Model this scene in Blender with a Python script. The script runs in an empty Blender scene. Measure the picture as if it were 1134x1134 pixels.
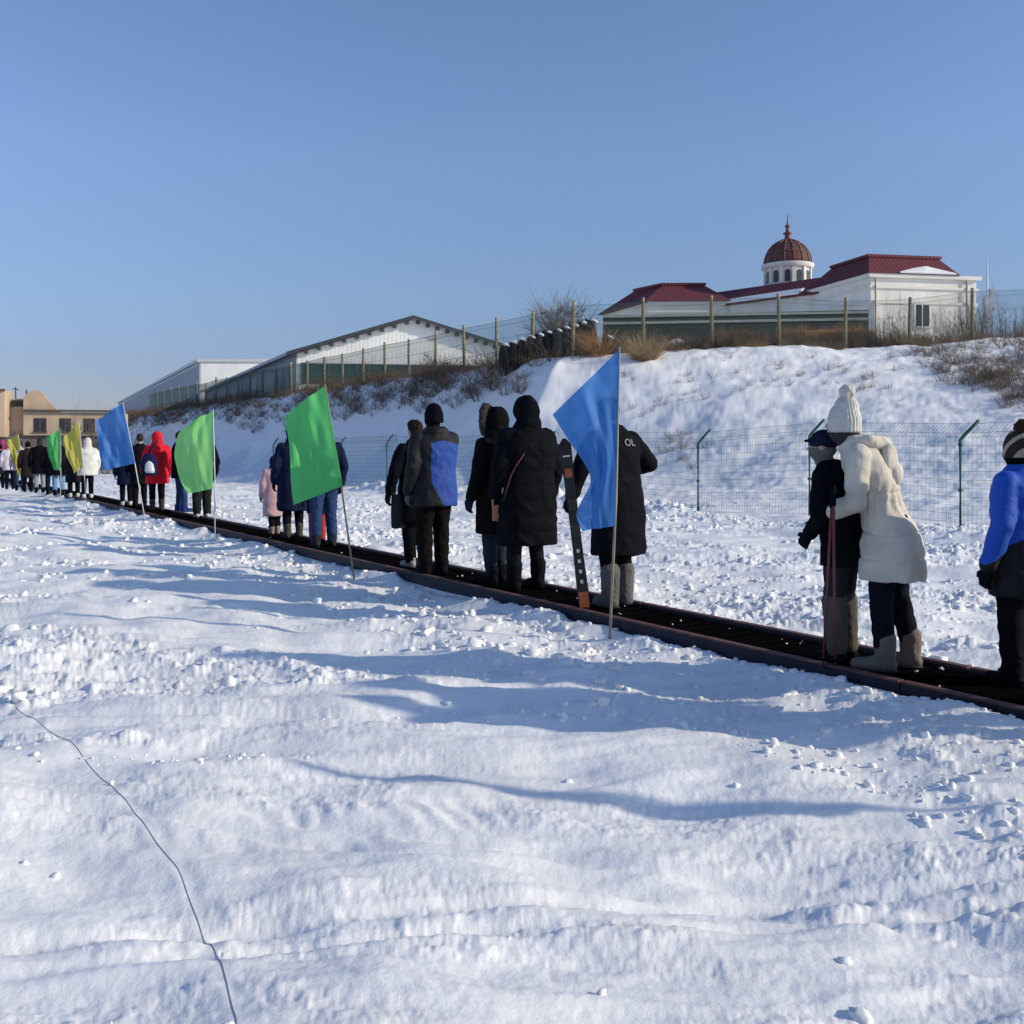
import bpy, bmesh, math, random
import numpy as np
from mathutils import Vector, Matrix

S = bpy.context.scene
C = S.collection
rng = np.random.default_rng(7)
random.seed(7)
R = math.radians

# ------------------------------------------------------------------ camera, sky, sun
F, HZ, CH = 1100.0, 500.0, 1.42          # focal length and horizon in photo pixels, eye height
cd = bpy.data.cameras.new('camera'); cam = bpy.data.objects.new('camera', cd); C.objects.link(cam)
cam.location = (0, 0, CH); cam.rotation_euler = (R(90), 0, 0)
cd.sensor_width = 36; cd.lens = 36 * F / 1134; cd.shift_y = -(567 - HZ) / 1134
cd.clip_start = 0.05; cd.clip_end = 6000
S.camera = cam
SUN_EL, SUN_ROT = 23.5, 101.8
w = bpy.data.worlds.new('World'); S.world = w; w.use_nodes = True
nt = w.node_tree; bg = nt.nodes['Background']
sky = nt.nodes.new('ShaderNodeTexSky'); sky.sky_type = 'NISHITA'; sky.sun_disc = False
sky.sun_elevation = R(SUN_EL); sky.sun_rotation = R(SUN_ROT)
sky.air_density = 1.0; sky.dust_density = .35; sky.ozone_density = 3.0; sky.altitude = 150
tint = nt.nodes.new('ShaderNodeVectorMath'); tint.operation = 'MULTIPLY'; tint.inputs[1].default_value = (1.09, 1.08, 1.135)
# ramp dims the sky towards the horizon, below what the clear-sky model gives
stc = nt.nodes.new('ShaderNodeTexCoord'); ssp = nt.nodes.new('ShaderNodeSeparateXYZ'); nt.links.new(stc.outputs['Generated'], ssp.inputs[0])
srp = nt.nodes.new('ShaderNodeValToRGB'); nt.links.new(ssp.outputs[2], srp.inputs[0])
for e_, (p_, v_) in enumerate(((0., .44), (.08, .54), (.155, .72), (.28, .95), (.45, 1.))):
    el_ = srp.color_ramp.elements[e_] if e_ < 2 else srp.color_ramp.elements.new(p_)
    el_.position = p_; el_.color = (v_, v_*(.985 if p_ > .1 else .955), v_*(1.03 if p_ > .2 else 1.06 if p_ > .1 else 1.17), 1)
sdt = nt.nodes.new('ShaderNodeVectorMath'); sdt.operation = 'DOT_PRODUCT'; nt.links.new(stc.outputs['Generated'], sdt.inputs[0]); sdt.inputs[1].default_value = (math.sin(R(SUN_ROT)), math.cos(R(SUN_ROT)), 0)
sdm = nt.nodes.new('ShaderNodeMapRange'); sdm.interpolation_type = 'SMOOTHSTEP'; nt.links.new(sdt.outputs['Value'], sdm.inputs[0]); sdm.inputs[1].default_value = .33; sdm.inputs[2].default_value = .9
sda = nt.nodes.new('ShaderNodeMix'); sda.data_type = 'RGBA'; nt.links.new(sdm.outputs[0], sda.inputs['Factor']); nt.links.new(srp.outputs[0], sda.inputs['A']); sda.inputs['B'].default_value = (1.25, 1.2, 1.12, 1)  # extra brightness added to the unseen sun side of the sky, filling snow shadows
smx = nt.nodes.new('ShaderNodeVectorMath'); smx.operation = 'MULTIPLY'; nt.links.new(sky.outputs[0], smx.inputs[0]); nt.links.new(sda.outputs['Result'], smx.inputs[1])
nt.links.new(smx.outputs[0], tint.inputs[0]); nt.links.new(tint.outputs[0], bg.inputs[0]); bg.inputs[1].default_value = 0.116
sl = bpy.data.lights.new('sun', 'SUN'); sl.energy = 3.1; sl.angle = R(1.0); sl.color = (1, .89, .70)
so = bpy.data.objects.new('sun', sl); C.objects.link(so)
sd = Vector((math.cos(R(SUN_EL)) * math.sin(R(SUN_ROT)), math.cos(R(SUN_EL)) * math.cos(R(SUN_ROT)), math.sin(R(SUN_EL))))
so.rotation_euler = sd.to_track_quat('Z', 'Y').to_euler()
S.view_settings.view_transform = 'Standard'; S.view_settings.look = 'None'
S.view_settings.exposure = 0.27; S.view_settings.gamma = 1
S.render.engine = 'CYCLES'

# ------------------------------------------------------------------ helpers
def pt(x, y, Z):
    return Vector(((x - 567) / F * Z, Z, CH - (y - HZ) / F * Z))

def tag(o, label=None, cat=None, group=None, kind=None):
    if label: o['label'] = label
    if cat: o['category'] = cat
    if group: o['group'] = group
    if kind: o['kind'] = kind
    return o

def empty(name, loc=(0, 0, 0), rz=0.0):
    o = bpy.data.objects.new(name, None); C.objects.link(o)
    o.location = loc; o.rotation_euler = (0, 0, rz); o.empty_display_size = .1
    return o

def link(name, me, mat, parent=None, smooth=True):
    o = bpy.data.objects.new(name, me); C.objects.link(o)
    if mat is not None:
        me.materials.clear()
        for m in (mat if isinstance(mat, (list, tuple)) else [mat]): me.materials.append(m)
    if smooth: me.polygons.foreach_set('use_smooth', [True] * len(me.polygons))
    if parent is not None: o.parent = parent
    return o

def np_mesh(name, V, Q):
    V = np.asarray(V, dtype=np.float32); Q = np.asarray(Q, dtype=np.int32)
    me = bpy.data.meshes.new(name)
    n, k = Q.shape
    me.vertices.add(len(V)); me.vertices.foreach_set('co', V.ravel())
    me.loops.add(n * k); me.loops.foreach_set('vertex_index', Q.ravel())
    me.polygons.add(n); me.polygons.foreach_set('loop_start', np.arange(0, n * k, k, dtype=np.int32))
    me.update(calc_edges=True); me.validate()
    return me

class MB:
    """collects faces for ONE mesh"""
    def __init__(s): s.v = []; s.f = []
    def add(s, vs, fs):
        b = len(s.v); s.v += [tuple(v) for v in vs]; s.f += [tuple(i + b for i in f) for f in fs]; return s
    def box(s, x0, x1, y0, y1, z0, z1, M=None):
        vs = [Vector(p) for p in ((x0,y0,z0),(x1,y0,z0),(x1,y1,z0),(x0,y1,z0),(x0,y0,z1),(x1,y0,z1),(x1,y1,z1),(x0,y1,z1))]
        if M: vs = [M @ v for v in vs]
        return s.add(vs, [(0,3,2,1),(4,5,6,7),(0,1,5,4),(1,2,6,5),(2,3,7,6),(3,0,4,7)])
    def hexa(s, b, t):
        """four bottom points, four top points"""
        return s.add(list(b) + list(t), [(0,3,2,1),(4,5,6,7),(0,1,5,4),(1,2,6,5),(2,3,7,6),(3,0,4,7)])
    def tube(s, pts, r, n=8, caps=True):
        pts = [Vector(p) for p in pts]; rs = r if isinstance(r, (list, tuple)) else [r] * len(pts)
        vs = []; fs = []
        for i, p in enumerate(pts):
            d = (pts[min(i+1, len(pts)-1)] - pts[max(i-1, 0)]).normalized()
            a = d.cross(Vector((0, 0, 1)))
            if a.length < 1e-3: a = Vector((1, 0, 0))
            a.normalize(); b = d.cross(a)
            for k in range(n):
                t = 2 * math.pi * k / n
                vs.append(p + (a * math.cos(t) + b * math.sin(t)) * rs[i])
        for i in range(len(pts) - 1):
            for k in range(n):
                fs.append((i*n+k, i*n+(k+1) % n, (i+1)*n+(k+1) % n, (i+1)*n+k))
        if caps:
            fs.append(tuple(range(n))[::-1]); fs.append(tuple((len(pts)-1)*n+k for k in range(n)))
        return s.add(vs, fs)
    def lathe(s, prof, c=(0, 0, 0), n=32):
        vs = []; fs = []
        for (r, z) in prof:
            for k in range(n):
                t = 2 * math.pi * k / n
                vs.append((c[0] + r*math.cos(t), c[1] + r*math.sin(t), c[2] + z))
        for i in range(len(prof) - 1):
            for k in range(n):
                fs.append((i*n+k, i*n+(k+1) % n, (i+1)*n+(k+1) % n, (i+1)*n+k))
        fs.append(tuple(range(n))[::-1]); fs.append(tuple((len(prof)-1)*n+k for k in range(n)))
        return s.add(vs, fs)
    def build(s, name, mat, parent=None, smooth=False):
        me = bpy.data.meshes.new(name); me.from_pydata(s.v, [], s.f); me.update()
        bm = bmesh.new(); bm.from_mesh(me); bmesh.ops.recalc_face_normals(bm, faces=bm.faces); bm.to_mesh(me); bm.free()
        return link(name, me, mat, parent, smooth)

# noise -------------------------------------------------------------
def _h(ix, iy, iz, seed):
    h = (ix * 374761393 + iy * 668265263 + iz * 2147483647 + seed * 974634777) & 0xffffffff
    h = ((h ^ (h >> 13)) * 1274126177) & 0xffffffff
    h = ((h ^ (h >> 16)) * 2246822519) & 0xffffffff
    return (h ^ (h >> 15)) / 4294967295.0
def n2(x, y, seed=0):
    ix = np.floor(x).astype(np.int64); iy = np.floor(y).astype(np.int64); fx = x - ix; fy = y - iy
    u = fx*fx*fx*(fx*(fx*6-15)+10); v = fy*fy*fy*(fy*(fy*6-15)+10)
    def g(a, b):
        t = _h(ix+a, iy+b, np.int64(0), seed) * 2 * np.pi
        return np.cos(t)*(fx-a) + np.sin(t)*(fy-b)
    return ((g(0,0)*(1-u)+g(1,0)*u)*(1-v) + (g(0,1)*(1-u)+g(1,1)*u)*v) * 1.5
def fbm2(x, y, o=4, seed=0, gain=.5):
    r = 0; a = 1
    for i in range(o):
        r = r + a * n2(x, y, seed + i*17); x = x*2.03+3.1; y = y*2.03-1.7; a *= gain
    return r
def n3(x, y, z, seed=0):
    ix = np.floor(x).astype(np.int64); iy = np.floor(y).astype(np.int64); iz = np.floor(z).astype(np.int64)
    fx = x-ix; fy = y-iy; fz = z-iz
    u = fx*fx*(3-2*fx); v = fy*fy*(3-2*fy); q = fz*fz*(3-2*fz)
    def g(a, b, c): return _h(ix+a, iy+b, iz+c, seed)
    def L(c): return (g(0,0,c)*(1-u)+g(1,0,c)*u)*(1-v) + (g(0,1,c)*(1-u)+g(1,1,c)*u)*v
    return (L(0)*(1-q) + L(1)*q) * 2 - 1
def ss(a, b, x):
    t = np.clip((x - a) / (b - a), 0, 1); return t*t*(3-2*t)

# materials ---------------------------------------------------------
def mat(name, col, rough=.8, bump=0.0, bscale=30., var=.12, vscale=6., metal=0., spec=.3, coord='Object', stretch=(1,1,1)):
    m = bpy.data.materials.new(name); m.use_nodes = True; t = m.node_tree; N = t.nodes; L = t.links
    p = N['Principled BSDF']; p.inputs['Roughness'].default_value = rough; p.inputs['Metallic'].default_value = metal
    p.inputs['Specular IOR Level'].default_value = spec
    tc = N.new('ShaderNodeTexCoord'); mp = N.new('ShaderNodeMapping'); mp.inputs['Scale'].default_value = stretch
    L.new(tc.outputs[coord], mp.inputs[0])
    nz = N.new('ShaderNodeTexNoise'); nz.inputs['Scale'].default_value = vscale; nz.inputs['Detail'].default_value = 5
    L.new(mp.outputs[0], nz.inputs['Vector'])
    rp = N.new('ShaderNodeMapRange'); rp.inputs[1].default_value = .3; rp.inputs[2].default_value = .7
    rp.inputs[3].default_value = 1 - var; rp.inputs[4].default_value = 1 + var
    L.new(nz.outputs[0], rp.inputs[0])
    mx = N.new('ShaderNodeVectorMath'); mx.operation = 'SCALE'; mx.inputs[0].default_value = col[:3]
    L.new(rp.outputs[0], mx.inputs['Scale']); L.new(mx.outputs[0], p.inputs['Base Color'])
    if bump:
        b = N.new('ShaderNodeTexNoise'); b.inputs['Scale'].default_value = bscale; b.inputs['Detail'].default_value = 4
        L.new(mp.outputs[0], b.inputs['Vector'])
        bp = N.new('ShaderNodeBump'); bp.inputs['Strength'].default_value = bump; bp.inputs['Distance'].default_value = .02
        L.new(b.outputs[0], bp.inputs['Height']); L.new(bp.outputs[0], p.inputs['Normal'])
    return m
_cm = {}
def cloth(col, rough=.85, bump=.35):
    k = (tuple(col), rough, bump)
    if k not in _cm: _cm[k] = mat('fabric', col, rough, bump, 26, .15, 5, spec=.04)
    return _cm[k]
def ribbed(name, col, freq, axis=0, rough=.5, depth=.4, metal=0.):
    m = mat(name, col, rough, 0, var=.07, vscale=.7, metal=metal); t = m.node_tree; N = t.nodes; L = t.links
    tc = N.new('ShaderNodeTexCoord'); sp = N.new('ShaderNodeSeparateXYZ'); L.new(tc.outputs['Object'], sp.inputs[0])
    mu = N.new('ShaderNodeMath'); mu.operation = 'MULTIPLY'; mu.inputs[1].default_value = freq; L.new(sp.outputs[axis], mu.inputs[0])
    si = N.new('ShaderNodeMath'); si.operation = 'SINE'; L.new(mu.outputs[0], si.inputs[0])
    bp = N.new('ShaderNodeBump'); bp.inputs['Strength'].default_value = depth; bp.inputs['Distance'].default_value = .03
    L.new(si.outputs[0], bp.inputs['Height']); L.new(bp.outputs[0], N['Principled BSDF'].inputs['Normal'])
    return m

# ------------------------------------------------------------------ terrain
UX, UY = -0.541, 0.841                      # direction of the belt; p runs across it, s along it
NX, NY = 0.841, 0.541
P_NEAR, P_FAR = 5.77 * .841, 6.55 * .841    # belt rails
PC = (P_NEAR + P_FAR) / 2
CORNER = (2.1, 41.0); CR = (.985, .17)
def crest_z(X, Y):
    r = np.clip((X - 2.1), 0, 40)
    return 5.35 + .55 * ss(0, 8, r) + .75 * ss(12, 24, r)
def H0(X, Y):
    """large shape: flat piste, embankment, plateau"""
    p = NX*X + NY*Y
    dL = p - 24.0
    dR = -CR[1]*(X - 2.1) + CR[0]*(Y - 41.0)
    d = np.minimum(dL, dR) - .18*fbm2(X*.35, Y*.35, 2, 5)
    a = p - 17.6; b = np.maximum(0, -d)
    t = np.where(d >= 0, 1.0, np.clip(a / np.maximum(a + b, 1e-3), 0, 1)); t = np.where(a <= 0, 0, t)
    prof = .30*t + .70*ss(.08, 1.0, t)
    prof = np.where(t < .999, prof, 1.0)
    z = prof * crest_z(X, Y)
    z = z - np.where(d > 0, np.minimum(d*.03, .9), 0)
    return z, p, t, d
def Hd(X, Y):
    z, p, t, d = H0(X, Y)
    s = UX*X + UY*Y
    dist = np.sqrt(X*X + Y*Y)
    flat = 1 - ss(0.0, .12, t)
    # gentle drifts stretched sideways
    z = z + flat*(.075*n2(X*.40+3+.1*Y, Y*.50, 1) + .058*n2(X*.85+.2*Y, Y*1.15, 2) + .011*np.abs(n2(X*.75+Y*.2, Y*9.5-X*2.4, 15))*ss(-.25, .35, n2(X*.5+4, Y*.7, 16)) + .009*np.abs(n2(X*.6-Y*.15, Y*12+X*1.5, 17))*ss(-.25, .35, n2(X*.45+8, Y*.6, 18)) + .040*n2(X*1.6+.4*Y, Y*2.8, 3) + .013*n2(X*3.2+1.0*Y, Y*5.5, 4) + .010*n2(X*.7+.1*Y, Y*8, 6)*ss(-.3, .4, n2(X*.4, Y*.5, 8)) + .004*n2(X*1.1-.2*Y, Y*19, 7))
    # churned clods in bands
    warp = .7*n2(X*.5, Y*.5, 9)
    band = n2(X*.30 + .15*Y + warp*.5 + 1.3, Y*1.25 + warp*.45, 11)
    near = ss(3.0, 3.7, p) * (1 - ss(4.6, 4.8, p))
    far = ss(5.6, 6.6, p) * (1 - .5*ss(11, 14, p))
    M = np.clip(ss(.22, .5, band)*.8 + near*.55*ss(-.35, .25, n2(s*.8, p*2.2, 21)) + far*ss(-.25, .35, n2(X*.4, Y*.5, 23)), 0, 1.2) * flat * (.45 + .55*ss(3.5, 6.5, dist))
    cl = np.clip(fbm2(X*3.8+.5*Y, Y*6.6, 5, 31, .58) - .05, 0, 1.2)
    cl2 = np.clip(fbm2(X*10, Y*15, 3, 37, .6), 0, 1)
    fl = fbm2(X*16, Y*16, 3, 39, .6)
    z = z + M*(.060*cl + .020*cl2 + .005*fl - .008)
    z = z + flat*(1-np.clip(M, 0, 1))*(.0045*fbm2(X*5+2*Y, Y*13, 4, 41) + .0015*fbm2(X*20, Y*26, 2, 43))
    # crumbly skin, in streaks
    M2 = ss(-.15, .35, n2(X*.55+.25*Y+9, Y*1.9, 13) + .5*n2(X*1.7, Y*4.5, 14))
    cr = np.clip(fbm2(X*4.6+.9*Y, Y*13, 4, 33, .6)-.1, 0, 1); cr2 = fbm2(X*24, Y*28, 2, 34) + .7*np.abs(n2(X*47, Y*52, 35))
    z = z + M2*flat*(.012*cr + .0032*cr2)*(1 - .3*np.clip(M, 0, 1))
    # ski and boot tracks
    for k, (ang, off, wd) in enumerate(((.10, 4.45, .06), (.05, 5.2, .05), (-.12, 6.4, .06), (-.28, 3.35, .05), (.2, 8.3, .07))):
        e = Y + ang*X - off + .25*n2(X*.35, X*.0+k*3.3, 50+k)
        br = ss(-.25, .3, n2(X*.45+k*7.7, X*0+k*1.3, 90+k))
        z = z - br*flat*.013*np.exp(-(e/wd)**2) + br*flat*.007*np.exp(-((np.abs(e)-wd*2)/wd)**2)
    # pairs of narrow ski tracks
    for k, (ang, off, crv) in enumerate(((.22, 4.9, .05), (-.08, 5.9, -.03), (.12, 7.2, .02), (-.30, 6.6, .03), (.05, 9.0, .02), (.30, 3.5, .04), (-.15, 3.0, .02), (.02, 11.0, .01))):
        br = ss(-.3, .1, n2(X*.33+k*5.1, X*0+k*2.7, 120+k))
        for o_ in (0, .17):
            e = Y + ang*X + crv*X*X - off - o_ + .12*n2(X*.5, X*0+k*3.3, 130+k)
            z = z + br*flat*(-.014*np.exp(-(e/.035)**4) + .006*np.exp(-((np.abs(e)-.065)/.03)**2))
    # corduroy scrapes in the foreground
    sc = np.exp(-((X+.55)/.75)**2 - ((Y-4.0-.25*X)/.28)**2)
    z = z + sc*.005*ss(-.3,.3,n2(X*2.3,Y*5,66))*np.sin((X*.8+Y*.5)*60 + 3*n2(X*3, Y*3, 61))
    # ridge shovelled up beside the belt and ploughed bank at the mesh fence
    z = z + .055*np.exp(-((p-(P_NEAR-.12))/.16)**2)*flat + .06*np.exp(-((p-(P_FAR+.3))/.2)**2)*flat
    bank = np.exp(-((p-14.9)/.55)**2) * ss(-.2, .4, n2(s*.22, s*0+2.5, 71)+.12)
    z = z + bank*(.24 + .22*np.abs(fbm2(X*2.2, Y*2.2, 4, 73)))
    # bank roughness on the embankment
    z = z + (1-flat)*(1-ss(.0, 1.5, d))*(.13*fbm2(X*.32, Y*.32, 3, 81) + .04*np.abs(fbm2(X*1.5, Y*1.5, 4, 83)) + .05*fbm2(X*.9+.5*Y, Y*2.2, 3, 85))
    # bed under the conveyor
    inb = 1 - ss(.335, .40, np.abs(p - PC))
    z = z*(1-inb) + inb*(.02)
    return z
FEET = []
_r = np.random.default_rng(19)
for (x0, y0, dx, dy, n_) in ((-4.5, 9.2, .66, -.12, 18), (-.6, 6.6, -.66, .16, 14), (2.6, 7.9, .3, .64, 14), (4.2, 9.0, -.2, .66, 16)):
    L_ = math.hypot(dx, dy)
    for k in range(n_):
        sgn = 1 if k % 2 else -1
        FEET.append((x0+dx*k - dy/L_*.11*sgn + _r.normal(0, .05), y0+dy*k + dx/L_*.11*sgn + _r.normal(0, .05), math.atan2(dy, dx)+_r.normal(0, .15)))
def polyline(pts, n):
    P = np.array(pts, float); d = np.r_[0, np.cumsum(np.hypot(*np.diff(P, axis=0).T))]
    t = np.linspace(0, d[-1], n); o_ = np.stack([np.interp(t, d, P[:, 0]), np.interp(t, d, P[:, 1])], 1)
    for _ in range(6): o_[1:-1] = .5*o_[1:-1] + .25*(o_[:-2]+o_[2:])
    return o_
CABLE = []
for x_, y_ in polyline([(-30, 740), (20, 785), (60, 812), (95, 850), (150, 905), (200, 960), (240, 1040), (262, 1130), (275, 1300)], 300):
    Z_ = F*CH/(y_-HZ); CABLE.append(Vector(((x_-567)/F*Z_, Z_, 0)))
cz = Hd(np.array([p_.x for p_ in CABLE]), np.array([p_.y for p_ in CABLE]))
for _ in range(2): cz = np.convolve(np.pad(cz, 3, 'edge'), np.ones(7)/7, 'valid')
for p_, z_ in zip(CABLE, cz): p_.z = z_ + .0008
def prints(X, Y, z):
    for a_, b_ in zip(CABLE[:-1], CABLE[1:]):
        m = (np.abs(X-a_.x) < .12) & (np.abs(Y-a_.y) < .12)
        if not m.any(): continue
        d = b_-a_; t_ = ((X[m]-a_.x)*d.x+(Y[m]-a_.y)*d.y)/(d.x**2+d.y**2); ok = (t_ >= 0) & (t_ <= 1)
        e2 = (X[m]-a_.x-d.x*t_)**2+(Y[m]-a_.y-d.y*t_)**2; k_ = np.where(ok, np.exp(-e2/.028**2), 0)
        z[m] = z[m]*(1-k_)+k_*(a_.z+d.z*t_-.0012)
    for (fx, fy, fa) in FEET:
        m = (np.abs(X-fx) < .4) & (np.abs(Y-fy) < .4)
        if not m.any(): continue
        dx, dy = X[m]-fx, Y[m]-fy; c, s_ = math.cos(fa), math.sin(fa); u, v = dx*c+dy*s_, -dx*s_+dy*c
        r = np.sqrt((u/.15)**2 + (v/.065)**2)
        z[m] += -.020*(1-ss(.65, 1.15, r)) + .009*np.exp(-((r-1.35)/.28)**2)*(1+.6*n2(dx*18, dy*18, 3))
    return z
def hz(x, y): return float(Hd(np.array([x]), np.array([y]))[0])
def ground_hit(x, y, z0=4., z1=140., dz=.1):
    Zs = np.arange(z0, z1, dz); X = (x-567)/F*Zs; zz = CH-(y-HZ)/F*Zs
    g = H0(X, Zs)[0]; i = np.argmax(g >= zz)
    return Vector((X[i], Zs[i], hz(X[i], Zs[i])))

def snow_mat():
    m = bpy.data.materials.new('snow'); m.use_nodes = True; t = m.node_tree; N = t.nodes; L = t.links
    p = N['Principled BSDF']; p.inputs['Roughness'].default_value = .65; p.inputs['Specular IOR Level'].default_value = .25
    g = N.new('ShaderNodeNewGeometry')
    n1 = N.new('ShaderNodeTexNoise'); n1.inputs['Scale'].default_value = 1.3; n1.inputs['Detail'].default_value = 6
    L.new(g.outputs['Position'], n1.inputs['Vector'])
    cr = N.new('ShaderNodeValToRGB'); cr.color_ramp.elements[0].position = .3; cr.color_ramp.elements[1].position = .62
    cr.color_ramp.elements[0].color = (.80, .80, .795, 1); cr.color_ramp.elements[1].color = (.88, .88, .875, 1)
    L.new(n1.outputs[0], cr.inputs[0]); L.new(cr.outputs[0], p.inputs['Base Color'])
    b1 = N.new('ShaderNodeTexNoise'); b1.inputs['Scale'].default_value = 34; b1.inputs['Detail'].default_value = 8; b1.inputs['Roughness'].default_value = .65
    L.new(g.outputs['Position'], b1.inputs['Vector'])
    bp = N.new('ShaderNodeBump'); bp.inputs['Strength'].default_value = .3; bp.inputs['Distance'].default_value = .02
    L.new(b1.outputs[0], bp.inputs['Height']); L.new(bp.outputs[0], p.inputs['Normal'])
    return m
SNOW = snow_mat()
nr, nc = 900, 1150
Zr = 1.25 * np.exp(np.linspace(0, math.log(190), nr)); q = np.linspace(-.78, .82, nc)
Yg, Qg = np.meshgrid(Zr, q, indexing='ij'); Xg = Qg*Yg
V = np.stack([Xg, Yg, prints(Xg, Yg, Hd(Xg, Yg))], -1).reshape(-1, 3)
i = (np.arange(nr-1)[:, None]*nc + np.arange(nc-1)[None, :]).ravel()
o = link('snow_ground', np_mesh('snow_ground', V, np.stack([i, i+1, i+nc+1, i+nc], 1)), SNOW); tag(o, kind='structure')
xs = np.arange(-420, 421, 4.0); ys = np.arange(-200, 641, 4.0)
Yg, Xg = np.meshgrid(ys, xs, indexing='ij'); zc = H0(Xg, Yg)[0]
zc = np.where((Yg > 0) & (Yg < 240) & (np.abs(Xg) < .8*Yg+6), zc-.6, zc-.02)
V = np.stack([Xg, Yg, zc], -1).reshape(-1, 3); nc2 = len(xs)
i = (np.arange(len(ys)-1)[:, None]*nc2 + np.arange(nc2-1)[None, :]).ravel()
o = link('snow_field', np_mesh('snow_field', V, np.stack([i, i+1, i+nc2+1, i+nc2], 1)), SNOW); tag(o, kind='structure')
mb = MB(); mb.box(-5000, 5000, -3000, 5500, -1.5, -1.2); tag(mb.build('distant_ground', SNOW), kind='structure')

BELT_Z = .105
# loose snow chunks (nobody could count them) ------------------------
def ico(sub=1):
    bm = bmesh.new(); bmesh.ops.create_icosphere(bm, subdivisions=sub, radius=1)
    v = np.array([x.co[:] for x in bm.verts]); f = np.array([[a.index for a in fa.verts] for fa in bm.faces]); bm.free(); return v, f
def chunks():
    iv, jf = ico(2); iv = np.sign(iv)*np.abs(iv)**.8; Vs = []; Fs = []; base = 0; cnt = 0
    while cnt < 3000:
        Z = 2.3*math.exp(rng.random()*2.4); X = (rng.random()*1.5-.72)*Z
        p = NX*X+NY*Z
        onb = P_NEAR+.03 < p < P_FAR-.03
        if (P_NEAR-.04 < p < P_FAR+.04 and not onb) or p > 15.6 or (onb and Z > 16): continue
        wgt = .004 + .8*float(ss(.12, .42, n2(np.array([X*.33+1.3]), np.array([Z*1.15]), 11))[0])
        if 3.4 < p < P_NEAR-.05: wgt = max(wgt, .55)
        if P_FAR < p < 8: wgt = max(wgt, .35)
        if 14.2 < p < 15.5: wgt = max(wgt, .8)
        if onb: wgt = .09
        if rng.random() > wgt: continue
        r = .007 + .024*rng.random()**3 + (.028*rng.random() if rng.random() < .05 else 0) + .0018*max(0, Z-5)
        if Z < 5: r *= .7
        if onb: r = .004 + .008*rng.random()**2
        sc = r*(.7+.6*rng.random(3)); sc[2] *= .8
        a = rng.random()*6.28; v = iv*(1+.5*(n3(iv[:,0]*1.9+cnt*.37, iv[:,1]*1.9, iv[:,2]*1.9+cnt, 3))[:, None])*sc
        v = np.stack([v[:,0]*math.cos(a)-v[:,1]*math.sin(a), v[:,0]*math.sin(a)+v[:,1]*math.cos(a), v[:,2]], 1)
        v += (X, Z, BELT_Z+.005 if onb else hz(X, Z)+sc[2]*.15)
        Vs.append(v); Fs.append(jf+base); base += len(v); cnt += 1
    return np.concatenate(Vs), np.concatenate(Fs)
v, f = chunks()
tag(link('snow_chunks', np_mesh('snow_chunks', v, f), SNOW, smooth=True), 'loose lumps of snow scattered over the churned piste', 'snow lumps', kind='stuff')

# ------------------------------------------------------------------ magic carpet conveyor
BELT_Z = .105
RUBBER = mat('belt_rubber', (.0035, .0033, .0038), 1., .3, 60, .3, 4, spec=.0)
RAILM = mat('rail_paint', (.012, .012, .026), .6, .2, 20, .35, 8)
RUST = mat('rust_red_edge', (.12, .055, .05), .7, .2, 30, .35, 9)
belt = empty('conveyor_belt', (UX*20+NX*PC, UY*20+NY*PC, 0), math.atan2(-UX, UY))
tag(belt, 'long dark conveyor carpet with rust red edges carrying people across the snow', 'conveyor')
L0, L1 = -19.5, 60.0
hw = (P_FAR-P_NEAR)/2
mb = MB(); mb.box(-hw+.05, hw-.05, L0, L1, .03, BELT_Z); mb.build('belt', RUBBER, belt)
mb = MB()
y = L0
while y < L1:
    mb.box(-hw+.07, hw-.07, y, y+.018, BELT_Z, BELT_Z+.006); y += .16
mb.build('tread', mat('tread_rubber', (.0045, .0042, .0045), 1., .3, 60, .3, 6, spec=.0), belt)
for sx in (-1, 1):
    mb = MB()
    y = L0
    while y < L1:                                     # 3 m sections with a joint gap
        x0, x1 = sorted((sx*(hw-.052), sx*(hw+.02)))
        mb.box(x0, x1, y+.004, y+2.996, -.02, .126); y += 3.0
    r = mb.build('side_rail', RAILM, belt)
    mb = MB(); y = L0
    while y < L1:
        x0, x1 = sorted((sx*(hw-.03), sx*(hw+.024)))
        mb.box(x0, x1, y+.01, y+2.99, .126, .137); y += 3.0
    mb.build('edge_strip', RUST, r)

# ------------------------------------------------------------------ people
def _sphere_rings(n=5): return [math.pi/2*(k/n) for k in range(n+1)]
def cap(p0, p1, r0, r1, n=12, m=4):
    p0 = Vector(p0); p1 = Vector(p1); d = (p1-p0)
    if d.length < 1e-5: d = Vector((0, 0, 1e-4))
    d.normalize(); a = d.cross(Vector((.31, .17, .93)))
    if a.length < 1e-3: a = d.cross(Vector((1, 0, 0)))
    a.normalize(); b = d.cross(a); vs = []; fs = []
    prof = [(-r0*math.cos(t), r0*math.sin(t), 0) for t in (math.pi/2*(k+.5)/m for k in range(m))] + [(0, r0, 0), (0, r1, 1)] + \
           [(r1*math.sin(t), r1*math.cos(t), 1) for t in (math.pi/2*(k+.5)/m for k in range(m))]
    for (h, r, e) in prof:
        c = (p1 if e else p0) + d*h
        for k in range(n):
            t = 2*math.pi*k/n; vs.append(c + (a*math.cos(t)+b*math.sin(t))*r)
    for j in range(len(prof)-1):
        for k in range(n): fs.append((j*n+k, j*n+(k+1) % n, (j+1)*n+(k+1) % n, (j+1)*n+k))
    fs.append(tuple(range(n))[::-1]); fs.append(tuple((len(prof)-1)*n+k for k in range(n)))
    return vs, fs
def chain(pts, rs): return [cap(pts[k], pts[k+1], rs[k], rs[k+1]) for k in range(len(pts)-1)]
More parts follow.
